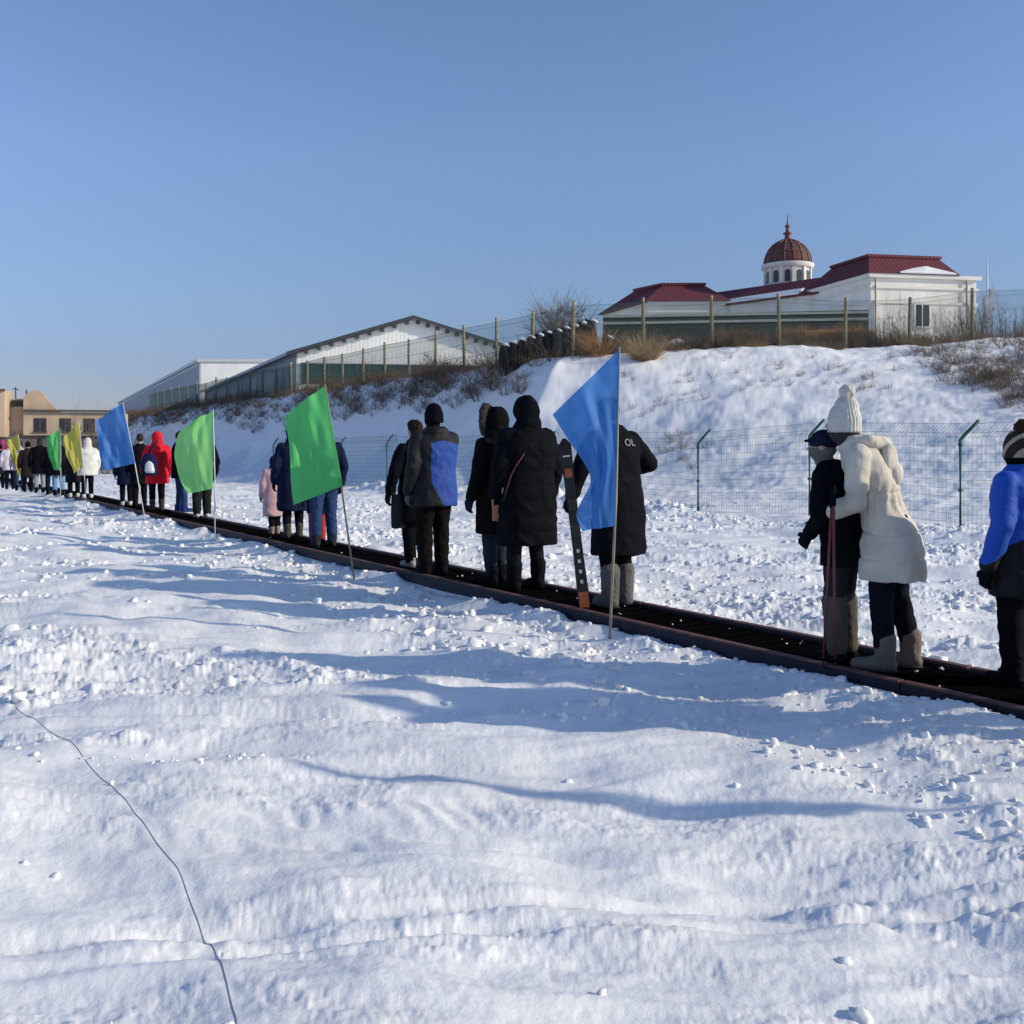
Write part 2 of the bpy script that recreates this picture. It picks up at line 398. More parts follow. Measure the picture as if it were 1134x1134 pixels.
def ell(c, r, M=None, n=16, m=10):
    vs = []; fs = []
    for j in range(m+1):
        th = math.pi*(j+.02)/(m+.04)
        for k in range(n):
            t = 2*math.pi*k/n
            v = Vector((r[0]*math.sin(th)*math.cos(t), r[1]*math.sin(th)*math.sin(t), r[2]*math.cos(th)))
            if M: v = M @ v
            vs.append(v + Vector(c))
    for j in range(m):
        for k in range(n): fs.append((j*n+k, (j+1)*n+k, (j+1)*n+(k+1) % n, j*n+(k+1) % n))
    fs.append(tuple(range(n))); fs.append(tuple(m*n+k for k in range(n))[::-1])
    return vs, fs
def loft(rings, n=28):
    """rings: (cx, cy, z, rx, ry)"""
    vs = []; fs = []
    for (cx, cy, z, rx, ry) in rings:
        for k in range(n):
            t = 2*math.pi*k/n; c_, s_ = math.cos(t), math.sin(t)
            e = .85
            vs.append((cx + rx*math.copysign(abs(c_)**e, c_), cy + ry*math.copysign(abs(s_)**e, s_), z))
    for j in range(len(rings)-1):
        for k in range(n): fs.append((j*n+k, j*n+(k+1) % n, (j+1)*n+(k+1) % n, (j+1)*n+k))
    fs.append(tuple(range(n))[::-1]); fs.append(tuple((len(rings)-1)*n+k for k in range(n)))
    return vs, fs
def remesh(name, prims, voxel, smooth, material, parent, wr=0., wseed=0, wscale=(9, 9, 5), seams=None, fn=None):
    mb = MB()
    for v, f in prims: mb.add(v, f)
    me = bpy.data.meshes.new('t'); me.from_pydata(mb.v, [], mb.f); me.update()
    ob = bpy.data.objects.new('t', me); C.objects.link(ob)
    m = ob.modifiers.new('r', 'REMESH'); m.mode = 'VOXEL'; m.voxel_size = voxel
    if smooth:
        sm = ob.modifiers.new('s', 'SMOOTH'); sm.factor = .5; sm.iterations = smooth
    dg = bpy.context.evaluated_depsgraph_get()
    out = bpy.data.meshes.new_from_object(ob.evaluated_get(dg)); out.name = name
    bpy.data.objects.remove(ob); bpy.data.meshes.remove(me)
    if wr or seams or fn:
        n = len(out.vertices); co = np.empty(n*3, np.float32); out.vertices.foreach_get('co', co); co = co.reshape(-1, 3).astype(float)
        no = np.empty(n*3, np.float32); out.vertex_normals.foreach_get('vector', no); no = no.reshape(-1, 3)
        d = np.zeros(n)
        if wr:
            a = 1-np.abs(n3(co[:,0]*wscale[0]+wseed, co[:,1]*wscale[1], co[:,2]*wscale[2]+.6*co[:,0]*wscale[2], wseed))
            b = n3(co[:,0]*wscale[0]*2.2, co[:,1]*wscale[1]*2.2+wseed, co[:,2]*wscale[2]*2.2, wseed+5)
            d += wr*((a-.5)*1.3 + b*.45)
        if seams:
            sp, dep = seams
            ph = co[:,2]/sp + .12*n3(co[:,0]*4, co[:,1]*4, co[:,2]*4, 77)
            d += dep*(np.abs(np.sin(np.pi*ph))**.55 - .6)
        if fn is not None: d += fn(co)
        co += no*d[:, None]
        out.vertices.foreach_set('co', co.astype(np.float32).ravel()); out.update()
    return link(name, out, material, parent)

SKIN = mat('skin', (.50, .30, .22), .6, .1, 60, .06)
HAIR = mat('hair', (.016, .012, .010), .6, .6, 40, .4, 30, stretch=(6, 6, .6))
BLACK = (.0055, .006, .009); NAVY = (.008, .013, .036); CHAR = (.025, .026, .03)

def glove_prims(wr, d, inward, k, curl=.5):
    """wrist point, direction of the hand, direction the palm faces"""
    d = Vector(d).normalized(); n = Vector(inward); n = (n - d*n.dot(d)).normalized(); s = d.cross(n)
    if s.y < 0: s = -s
    wr = Vector(wr); P = [cap(wr-d*.05*k, wr+d*.01*k, .036*k, .034*k)]
    for i, (off, ln) in enumerate(((.030, .9), (.011, 1.0), (-.010, .95), (-.029, .75))):
        kn = wr + d*.085*k + s*off*k
        P.append(cap(wr + d*.01*k + s*off*.6*k, kn, .019*k, .016*k))
        a1 = (d*math.cos(curl*.7) + n*math.sin(curl*.7)).normalized()
        a2 = (d*math.cos(curl*1.8) + n*math.sin(curl*1.8)).normalized()
        j = kn + a1*.042*ln*k; e = j + a2*.040*ln*k
        P += [cap(kn, j, .0125*k, .0115*k), cap(j, e, .0115*k, .0095*k)]
    tb = wr + d*.03*k + s*.03*k; tj = tb + (d*.6+s*.7+n*.25).normalized()*.04*k
    P += [cap(tb, tj, .015*k, .013*k), cap(tj, tj+(d*.9+s*.2+n*.4).normalized()*.032*k, .013*k, .0105*k)]
    return P

GROUP_P = 'people standing on the conveyor belt'
def person(label, px, py, H, face=33, coat=BLACK, hem=.55, bulk=1.1, flare=0., waist=1.0, lean=(0, 0), feet=((-.105, .0), (.105, .03)),
           arms=None, pants=BLACK, pleg=1.0, boot=BLACK, boot_h=.16, head='beanie', hatc=BLACK, hood_down=False, glove=BLACK,
           seams=None, coatm=None, hoodc=None, fn=None, fine=False, headturn=0., headoff=(0, 0, 0), wr=.010, seed=1, far=False, fur=None, bootw=1.0, gaiter=None, scarf=None, faceparts=False, curl=.6, pants2=None):
    k = H/1.75; Z = F*(CH-BELT_Z-.003)/(py-HZ); X = (px-567)/F*Z
    root = empty('person', (X, Z, BELT_Z+.003), R(face)); tag(root, label, 'person', GROUP_P)
    vx = .010 if not far else .016
    if Z > 26: vx = .022
    def LN(z): t = max(0., (z/k-.88)/.78); return Vector((lean[0]*t, lean[1]*t, 0))
    def J(x, y, z): return Vector((x*k, y*k, z*k)) + LN(z*k)
    fl, fr = feet
    hips = [J(-.092, 0, .90), J(.092, 0, .90)]
    ank = [Vector((fl[0]*k, fl[1]*k, .10*k)), Vector((fr[0]*k, fr[1]*k, .10*k))]
    knee = [(hips[a]+ank[a])/2 + Vector((0, .025*k, .03*k)) for a in (0, 1)]
    if arms is None: arms = (((-.285, -.03, 1.12), (-.285, .07, .87)), ((.285, -.03, 1.12), (.285, .07, .87)))
    sh = [J(-.195, 0, 1.41), J(.195, 0, 1.41)]
    el = [Vector(arms[a][0])*k for a in (0, 1)]; ha = [Vector(arms[a][1])*k for a in (0, 1)]
    hc = J(0, .02, 1.635) + Vector(headoff)*k
    HM = Matrix.Rotation(R(headturn), 3, 'Z')
    def hp(x, y, z): return hc + HM @ (Vector((x, y, z))*k)
    # body -----------------------------------------------------------
    B = [ell(hc, (.074*k, .092*k, .112*k), HM), ell(hp(0, .03, -.055), (.054*k, .058*k, .062*k), HM)]
    B += [cap(hp(0, .088, .01), hp(0, .108, -.022), .010*k, .015*k), cap(hp(-.03, .082, .028), hp(.03, .082, .028), .014*k, .014*k),
          cap(hp(-.018, .084, -.057), hp(.018, .084, -.057), .011*k, .011*k)]
    for sx in (-1, 1): B.append(ell(hp(sx*.077, -.005, -.005), (.012*k, .022*k, .032*k), HM))
    B += [cap(J(0, .0, 1.46), hp(0, -.005, -.07), .056*k, .052*k)]
    B.append(loft([(*J(0, 0, z)[:2], z*k, rx*k, ry*k) for z, rx, ry in ((.84, .13, .10), (.95, .155, .11), (1.1, .135, .10), (1.3, .16, .11), (1.43, .13, .085), (1.5, .06, .06))]))
    for a in (0, 1):
        B += chain([sh[a], el[a], ha[a]], [.05*k, .042*k, .030*k])
        B += chain([ha[a], ha[a]+(ha[a]-el[a]).normalized()*.055*k], [.019*k, .014*k])
        B += chain([hips[a], knee[a], ank[a]], [.078*k, .052*k, .04*k])
        B.append(cap(ank[a]-Vector((0, .03*k, .055*k)), ank[a]+Vector((0, .12*k, -.06*k)), .035*k, .03*k))
    remesh('body', B, max(vx, .012), 2, SKIN, root)
    if faceparts:
        for sx in (-1, 1):
            MB().add(*ell(hp(sx*.03, .087, .012), (.010*k, .006*k, .007*k), HM, 8, 6)).build('eye', HAIR, root, True)
        MB().add(*ell(hp(0, .094, -.058), (.024*k, .006*k, .007*k), HM, 8, 6)).build('mouth', mat('lips', (.35, .14, .12), .5), root, True)
    # trousers -------------------------------------------------------
    T = [ell((hips[0]+hips[1])/2 + Vector((0, -.01*k, .02*k)), (.175*k, .135*k, .16*k))]
    for a in (0, 1):
        T += chain([hips[a], knee[a], ank[a]+Vector((0, 0, .0 if boot_h < .2 else .08*k))], [.108*k*pleg, .078*k*pleg, .062*k*pleg])
    remesh('trousers', T, vx, 3, pants2 or cloth(pants), root, .009*k, seed+3, (12, 12, 14))
    # boots ----------------------------------------------------------
    for a in (0, 1):
        f = Vector((ank[a].x, ank[a].y, 0)); bw = bootw
        P = [cap(f+Vector((0, -.035*k, .045*k)), f+Vector((0, .07*k, .045*k)), .045*k*bw, .045*k*bw), cap(f+Vector((0, .06*k, .042*k)), f+Vector((0, .165*k, .036*k)), .048*k*bw, .036*k*bw),
             cap(f+Vector((0, -.01*k, .06*k)), f+Vector((0, -.01*k, boot_h*k)), .056*k*bw, .064*k*bw)]
        P = [([(v[0], v[1], max(v[2], .004)) for v in vv], ff) for vv, ff in P]
        bo = remesh('boot', P, max(.008, vx*.8), 2, cloth(boot, .7), root, .004*k, seed+9, (20, 20, 20))
        if not far: remesh('sole', [(([(v[0], v[1], v[2]*.24) for v in vv]), ff) for vv, ff in [cap(f+Vector((0, -.035*k, .05*k)), f+Vector((0, .07*k, .05*k)), .052*k*bw, .05*k*bw), cap(f+Vector((0, .06*k, .05*k)), f+Vector((0, .165*k, .05*k)), .053*k*bw, .041*k*bw)]], .007, 1, cloth(tuple(c*.35 for c in boot), .8), bo)
    if gaiter:
        for a in (0, 1):
            remesh('gaiter', chain([knee[a]+Vector((0, 0, -.06*k)), ank[a]+Vector((0, 0, .02*k))], [.092*k, .078*k]), vx, 2, cloth(gaiter), root, .006*k, seed, (14, 14, 18))
    # coat -----------------------------------------------------------
    b = bulk; up = []
    zs = [hem, hem+.015] + [z for z in (.70, .80, .9, 1.0, 1.1, 1.2, 1.3) if z > hem+.06] + [1.38, 1.44, 1.485, 1.53]
    def prof(z):
        pts = ((.3, .215+flare, .165+flare*.8), (.85, .205+flare*.35, .155+flare*.3), (1.08, .185*waist, .138*waist), (1.28, .205, .148), (1.38, .205, .138), (1.44, .165, .115), (1.485, .11, .092), (1.53, .075, .075))
        return [float(np.interp(z, [p[0] for p in pts], [p[c] for p in pts])) for c in (1, 2)]
    for z in zs:
        rx, ry = prof(z); o_ = LN(z*k) + Vector((0, -.012*k, 0))
        up.append((o_.x, o_.y, z*k, rx*b*k, ry*b*k))
    CT = [loft(up)]
    for a in (0, 1):
        wv = ha[a]+(el[a]-ha[a]).normalized()*.02*k
        CT += chain([sh[a]-Vector((0, .01*k, .01*k)), (sh[a]*.5+el[a]*.5), el[a], wv], [.072*b*k, .071*b*k, .064*b*k, .052*b*k])
    if hood_down:
        hb = J(0, -.10, 1.475)
        if hood_down == 'big':
            HP = [ell(J(0, -.155, 1.36), (.135*k, .055*k, .125*k)), ell(J(0, -.17, 1.28), (.10*k, .045*k, .075*k)), ell(J(0, -.09, 1.475), (.14*k, .10*k, .05*k))]
            HP += chain([J(-.075, .10, 1.44), J(-.115, .01, 1.485), J(-.12, -.09, 1.50), J(0, -.17, 1.475), J(.12, -.09, 1.50), J(.115, .01, 1.485), J(.075, .10, 1.44)], [.028*k, .036*k, .042*k, .045*k, .042*k, .036*k, .028*k])
            remesh('hood', HP, .007, 5, cloth(coat), root, .010*k, 14, (8, 8, 6))
        else: CT += [ell(hb, (.125*k, .07*k, .06*k)), ell(J(0, -.125, 1.39), (.115*k, .05*k, .105*k)), ell(J(0, -.145, 1.33), (.07*k, .035*k, .07*k))]
        CT += chain([J(-.09, -.06, 1.49), J(-.085, .04, 1.48), J(-.05, .09, 1.44)], [.036*k, .03*k, .026*k]) + chain([J(.09, -.06, 1.49), J(.085, .04, 1.48), J(.05, .09, 1.44)], [.036*k, .03*k, .026*k])
    coatm = coatm or cloth(coat, .75 if seams else .85)
    ct = remesh('coat', CT, .0065 if fine else vx, 9 if fine else 4, coatm, root, wr*k, seed, (8, 8, 9), seams, fn)
    # head wear --------------------------------------------------------
    hm = cloth(hatc, .9, .5)
    if head == 'hood':
        Hd_ = [ell(hp(0, -.03, .01), (.115*k, .125*k, .150*k), HM), ell(hp(0, -.05, -.10), (.125*k, .105*k, .10*k), HM), cap(J(-.06, -.02, 1.50), J(.06, -.02, 1.50), .075*k, .075*k),
               ell(hp(0, .05, .03), (.10*k, .07*k, .125*k), HM)]
        remesh('hood', Hd_, vx, 3, cloth(hoodc or coat, .85), root, .010*k, seed+2, (9, 9, 7))
        if fur:
            fp = []
            for j in range(18):
                t = 2*math.pi*j/18; fp.append(cap(hp(.105*math.sin(t), .085, .02+.135*math.cos(t)), hp(.105*math.sin(t+.36), .085, .02+.135*math.cos(t+.36)), .034*k, .034*k, 8, 3))
            remesh('fur_trim', fp, vx, 0, cloth(fur, .95, .9), root, .022*k, seed, (45, 45, 45))
    elif head in ('beanie', 'pompom', 'striped'):
        hh = [ell(hp(0, -.008, .035), (.088*k, .104*k, .108*k), HM), loft([(hp(0, -.008, 0).x, hp(0, -.008, 0).y, hp(0, 0, z).z, .091*k, .106*k) for z in (-.062, -.03, .035)])]
        rib = (lambda co: .0035*k*np.sin(np.arctan2(co[:,1]-hc.y, co[:,0]-hc.x)*30)) if head == 'pompom' else None
        if head == 'pompom': hh.append(ell(hp(0, -.02, .10), (.07*k, .08*k, .085*k), HM))
        hat = remesh('hat', hh, .006 if rib else vx, 2, hm if head != 'striped' else STRIPE, root, 0 if rib else .003, seed, fn=rib)
        if head != 'beanie':
            pc_ = hp(0, -.025, .205 if head == 'pompom' else .155)
            remesh('pompom', [ell(pc_, (.05*k, .05*k, .048*k))], .006, 1, hm, hat, .012*k, 4, (50, 50, 50))
    elif head == 'cap':
        remesh('hat', [ell(hp(0, -.01, .04), (.088*k, .105*k, .09*k), HM), cap(hp(-.05, .09, .045), hp(.05, .09, .045), .018*k, .018*k), cap(hp(-.04, .125, .04), hp(.04, .125, .04), .012*k, .012*k),
                       loft([(hp(0, -.01, 0).x, hp(0, -.01, 0).y, hp(0, 0, z).z, .090*k, .107*k) for z in (.0, .05)])], vx*.8, 2, hm, root)
    if head in ('hair', 'longhair') or (head == 'beanie' and hood_down == 'long'):
        hh = [ell(hp(0, -.022, .025), (.086*k, .094*k, .105*k), HM), ell(hp(0, .02, .07), (.07*k, .08*k, .06*k), HM)]
        if head == 'longhair': hh += [cap(hp(-.03, -.06, -.03), hp(-.035, -.09, -.26), .055*k, .04*k), cap(hp(.03, -.06, -.03), hp(.035, -.09, -.26), .055*k, .04*k)]
        remesh('hair', hh, vx, 2, HAIR if hatc == BLACK else cloth(hatc, .7), root, .008*k, seed, (30, 30, 6))
    if scarf:
        remesh('neck_gaiter', [cap(J(0, .01, 1.47), hp(0, .01, -.075), .072*k, .070*k), ell(hp(0, .04, -.045), (.072*k, .066*k, .058*k), HM), ell(hp(0, -.012, -.03), (.082*k, .090*k, .055*k), HM)], vx*.8, 2, cloth(scarf), root, .006*k, seed, (12, 12, 20))
    # gloves -----------------------------------------------------------
    for a in (0, 1):
        if glove is None: continue
        d = (ha[a]-el[a]).normalized(); inw = (1, 0, 0) if a == 0 else (-1, 0, 0)
        remesh('glove', glove_prims(ha[a], d, inw, k*(1.08), curl), .006 if not far else .009, 1, cloth(glove, .7), root)
    return root

def stripe_mat():
    m = mat('striped_knit', (.06, .035, .025), .95, .6, 40, .1); t = m.node_tree; N = t.nodes; L = t.links
    tc = N.new('ShaderNodeTexCoord'); wv = N.new('ShaderNodeTexWave'); wv.wave_type = 'BANDS'; wv.bands_direction = 'DIAGONAL'
    wv.inputs['Scale'].default_value = 5.0; wv.inputs['Distortion'].default_value = 2.5
    L.new(tc.outputs['Object'], wv.inputs['Vector'])
    cr = N.new('ShaderNodeValToRGB'); cr.color_ramp.elements[0].position = .70; cr.color_ramp.elements[1].position = .74
    cr.color_ramp.elements[0].color = (.035, .022, .018, 1); cr.color_ramp.elements[1].color = (.42, .34, .26, 1)
    L.new(wv.outputs[0], cr.inputs[0]); L.new(cr.outputs[0], N['Principled BSDF'].inputs['Base Color'])
    return m
STRIPE = stripe_mat()
def split_mat(name, a, b, build):
    """two cloth colours divided by a test on the coat's own coordinates"""
    m = mat(name, a, .7, .35, 26, .12, 5); t = m.node_tree; N = t.nodes; L = t.links
    tc = N.new('ShaderNodeTexCoord'); sp = N.new('ShaderNodeSeparateXYZ'); L.new(tc.outputs['Object'], sp.inputs[0])
    def M(op, x, y=None):
        n = N.new('ShaderNodeMath'); n.operation = op
        for i_, v_ in enumerate((x, y)):
            if v_ is None: continue
            if isinstance(v_, (int, float)): n.inputs[i_].default_value = v_
            else: L.new(v_, n.inputs[i_])
        return n.outputs[0]
    fac = build(M, *sp.outputs[:3])
    mx = N.new('ShaderNodeMix'); mx.data_type = 'RGBA'; L.new(fac, mx.inputs['Factor'])
    mx.inputs['A'].default_value = (*a, 1); mx.inputs['B'].default_value = (*b, 1)
    L.new(mx.outputs['Result'], N['Principled BSDF'].inputs['Base Color'])
    return m
# blue over black: boundary slopes, lower hem and cuffs black
boyk = 1.40/1.75
BOYCOAT = split_mat('blue_and_black_shell', BLACK, (.012, .085, .50), lambda M, x, y, z: M('GREATER_THAN', M('ADD', z, M('MULTIPLY', M('ABSOLUTE', x), .95)), 1.225*boyk))
MANCOAT = split_mat('blue_and_grey_shell', (.006, .0065, .010), (.012, .055, .29), lambda M, x, y, z: M('MULTIPLY', M('MULTIPLY', M('GREATER_THAN', x, M('ADD', -.125, M('MAXIMUM', M('MULTIPLY', M('ADD', .98, M('MULTIPLY', z, -1.)), .55), 0.))), M('LESS_THAN', M('ADD', z, M('MULTIPLY', M('ABSOLUTE', x), .22)), 1.43)), M('LESS_THAN', y, .16)))
JEANS = (.025, .05, .12)

# nearest first
person('child in bright blue and black ski jacket with striped bobble hat, at the right edge', 1131, 757, 1.42, 33, hem=.62, bulk=1.22, coatm=BOYCOAT, head='striped', hatc=(.035, .02, .016),
       arms=(((-.30, -.04, 1.12), (-.31, .05, .82)), ((.30, -.03, 1.12), (.30, .07, .85))), pleg=1.15, seed=11, scarf=BLACK)
def woman_fold(co):
    k = 1.61/1.75; z = co[:,2]/k; d = np.zeros(len(z))
    w_ = .008*n3(co[:,0]*5, co[:,1]*5, co[:,2]*5, 8)
    for zs, dp in ((.735, .008), (.90, .007), (1.16, .007)): d -= dp*np.exp(-((z-zs+w_)/.011)**2)
    for za, zb in ((.60, .735), (.735, .90)): d += .004*np.clip(np.sin(np.pi*np.clip((z-za)/(zb-za), 0, 1)), 0, 1)
    a = np.arctan2(co[:,1]-.10, co[:,0]); d += .0065*np.sin(a*17+6*n3(co[:,0]*6, co[:,1]*6, co[:,2]*3, 5))*np.exp(-((z-1.12)/.10)**2)*(np.abs(co[:,0]) < .2)
    d += .006*(1-np.abs(n3(co[:,0]*13, co[:,1]*13, co[:,2]*9+co[:,0]*10, 12))) - .003
    return d
woman = person('woman in long cream padded coat and cream bobble hat, bending forward', 986, 741, 1.61, 62, coat=(.60, .555, .47), hem=.60, bulk=1.06, flare=.06, waist=.80, lean=(-.02, .24), fn=woman_fold, fine=True,
       feet=((-.10, .03), (.11, -.10)), arms=(((-.27, .17, 1.10), (-.17, .335, 1.03)), ((.24, .24, 1.13), (.12, .40, 1.05))), boot=(.17, .145, .125), boot_h=.21, bootw=1.12,
       head='pompom', hatc=(.66, .635, .575), hood_down='big', headoff=(-.01, .02, -.02), seed=23, scarf=(.045, .042, .042), pleg=1.02, pants=(.008, .010, .016))
person('child in black jacket with grey neck gaiter and peaked cap, facing the cream coat', 934, 733, 1.44, 50, hem=.74, bulk=1.04, lean=(-.05, .10), head='cap', hatc=(.012, .015, .035), scarf=(.15, .145, .14),
       arms=(((-.30, .06, 1.10), (-.24, .17, .97)), ((.22, .10, 1.12), (.12, .22, 1.02))), pants=(.03, .03, .035), gaiter=(.10, .09, .078), seed=31, headturn=15, faceparts=True, feet=((-.08, .02), (.09, 0)))
skier = person('person in long black coat holding skis upright, half hidden by the big blue flag', 684, 671, 1.76, 33, hem=.44, bulk=1.15, lean=(-.07, .03), flare=.0, boot=(.115, .112, .108), boot_h=.30, bootw=1.3, head='hair',
       arms=(((-.36, .05, 1.15), (-.42, .10, .92)), ((.345, .0, 1.20), (.20, .22, 1.12))), seams=(.2, .004), seed=41, feet=((-.12, -.04), (.11, .05)), curl=1.2)
person('person in long black hooded padded coat wearing a shoulder bag', 583, 653, 1.80, 28, hem=.42, bulk=1.34, flare=.0, head='hood', seams=(.14, .010), coat=(.005, .0055, .008), feet=((-.15, -.03), (.14, .04)), boot_h=.24, bootw=1.15, seed=51, pants=(.013, .013, .016), hatc=BLACK)
person('slim person in black coat with fur trimmed hood, beside the bigger hooded coat', 549, 647, 1.72, 48, hem=.52, bulk=1.08, head='hood', fur=(.055, .05, .042), coat=(.007, .0065, .007), seed=61, headturn=25, pants=(.02, .03, .045), glove=NAVY,
       feet=((-.06, 0), (.09, .02)))
person('man in blue backed jacket with grey sleeves and black beanie', 481, 637, 1.80, 33, hem=.72, bulk=1.16, arms=(((-.275, -.05, 1.12), (-.275, .04, .86)), ((.23, .10, 1.12), (.16, .25, .95))), coatm=MANCOAT, head='beanie', hood_down=True, glove=(.09, .085, .085), pants=(.008, .007, .0065), pleg=1.12, seed=71, scarf=(.008, .008, .01))
person('dark haired person in black coat carrying a grey bag, left of the blue jacket', 460, 628, 1.66, 40, hem=.55, bulk=1.1, head='longhair', hatc=(.022, .014, .010), boot=(.3, .29, .28), boot_h=.11, seed=81, pleg=1.1, feet=((-.07, 0), (.09, -.04)),
       arms=(((-.30, .0, 1.13), (-.33, .06, .90)), ((.27, .03, 1.12), (.2, .12, .95))))
person('person in blue jeans behind the tall green flag', 359, 606, 1.72, 33, hem=.80, bulk=.98, coat=NAVY, pants=JEANS, head='hair', seed=91, boot=CHAR, pleg=1.1, feet=((-.13, -.02), (.14, .05)))
person('child in red trousers mostly hidden behind blue jeans', 352, 601, 1.25, 33, hem=.60, bulk=1.1, coat=NAVY, pants=(.36, .05, .05), head='beanie', seed=93, far=True, pleg=1.2)
person('woman in long navy padded coat at left of the tall green flag', 325, 596, 1.70, 33, hem=.43, bulk=1.22, coat=(.009, .014, .04), head='hood', seams=(.14, .008), seed=101, boot_h=.2, boot=(.06, .055, .05), far=True)
person('child in pale pink coat and dark hood beside the navy coat', 304, 592, 1.22, 33, hem=.42, bulk=1.25, coat=(.55, .36, .40), head='hood', hoodc=NAVY, seed=103, boot=(.25, .2, .17), far=True, feet=((-.06, 0), (.07, 0)))
person('person in dark clothes with pale shoes behind the light green flag', 224, 573, 1.74, 33, hem=.70, bulk=1.0, coat=BLACK, pants=(.014, .018, .016), pleg=1.25, boot=(.55, .47, .42), boot_h=.1, head='beanie', seed=111, far=True, hatc=CHAR)
person('young man in black jacket and blue jeans with short black hair, looking right', 199, 567, 1.74, -60, hem=.74, bulk=1.05, coat=BLACK, pants=JEANS, head='hair', headturn=-30, seed=121, far=True, boot=(.02, .04, .16), boot_h=.12, bootw=1.25, faceparts=True,
       arms=(((-.30, .02, 1.15), (-.26, .22, 1.06)), ((.28, -.02, 1.12), (.27, .08, .88))), feet=((-.10, 0), (.12, .08)))
redp = person('person in red hooded coat with a small rucksack', 174, 566, 1.72, 33, hem=.62, bulk=1.2, coat=(.62, .02, .035), head='hood', seed=131, far=True, boot_h=.24, seams=(.3, .004), boot=(.05, .045, .04))
person('person in all black with black hair between the blue flag and red coat', 155, 562, 1.72, 33, hem=.55, bulk=1.1, head='hair', seed=141, far=True)
person('person in navy coat with pale shoes below the blue flag', 140, 560, 1.52, 33, hem=.58, bulk=1.2, coat=NAVY, head='hair', seed=151, far=True, boot=(.5, .5, .5), boot_h=.09)
person('person in white padded coat and black trousers by the upright yellow flag', 97, 552, 1.66, 33, hem=.68, bulk=1.35, coat=(.60, .59, .56), head='hood', seed=161, far=True, boot=(.6, .6, .6), boot_h=.1, seams=(.2, .008))
person('person in dark coat behind the upright yellow flag', 82, 551, 1.70, 33, hem=.45, bulk=1.15, coat=(.015, .015, .02), head='hair', seed=171, far=True, boot=(.5, .5, .5), boot_h=.1)
person('person in black jacket and pale blue trousers behind the small green flag', 65, 549, 1.72, 33, hem=.62, bulk=1.1, head='hair', pants=(.10, .26, .45), seed=181, far=True)
person('person in black with dark jeans just left of the small green flag', 57, 548, 1.68, 33, hem=.66, bulk=1.1, head='hair', pants=NAVY, seed=185, far=True)
person('long haired person in black coat and grey trousers between the green and yellow flags', 44, 546, 1.72, 33, hem=.62, bulk=1.15, head='longhair', pants=(.25, .25, .27), seed=191, far=True)
person('person all in black close behind the leaning yellow flag', 31, 545, 1.62, 33, hem=.50, bulk=1.1, coat=(.02, .018, .018), head='beanie', seed=201, far=True)
person('person in pale jacket and jeans below the leaning yellow flag', 22, 543.5, 1.66, 33, hem=.72, bulk=1.1, coat=(.4, .4, .42), pants=JEANS, head='hair', seed=211, far=True)
person('person in white top and dark trousers behind the pink flag', 11, 542, 1.62, 33, hem=.72, bulk=1.2, coat=(.7, .62, .66), head='hair', seed=221, far=True)
person('person in dark jacket at the far left end of the line', 0, 541, 1.55, 33, hem=.60, bulk=1.3, coat=(.02, .02, .03), head='beanie', seed=231, far=True)

# two more riders just out of the picture at the right: their long shadows lie on the snow in view
person('adult in black padded coat and beanie, nearest rider on the belt', 1335, 812, 1.78, 33, hem=.6, bulk=1.25, seed=241, seams=(.15, .008), far=True)
person('adult in dark grey jacket and hood, second nearest rider on the belt', 1262, 788, 1.72, 33, hem=.7, bulk=1.2, coat=CHAR, head='hood', seed=251, far=True)

# carried things -----------------------------------------------------
def foot_frame(px, py):
    Z = F*(CH-BELT_Z)/(py-HZ); return Z
# white lettering on the back of the skier's coat
fc = bpy.data.curves.new('t', 'FONT'); fc.body = 'OL'; fc.size = .085; fc.extrude = .002; fc.align_x = 'CENTER'
fo = bpy.data.objects.new('t', fc); C.objects.link(fo); me = bpy.data.meshes.new_from_object(fo.evaluated_get(bpy.context.evaluated_depsgraph_get())); bpy.data.objects.remove(fo)
me.name = 'back_print'; o = link('back_print', me, mat('print_white', (.24, .25, .27), .7), skier, False); o.location = (-.005, -.172, 1.36); o.rotation_euler = (R(76), 0, 0)
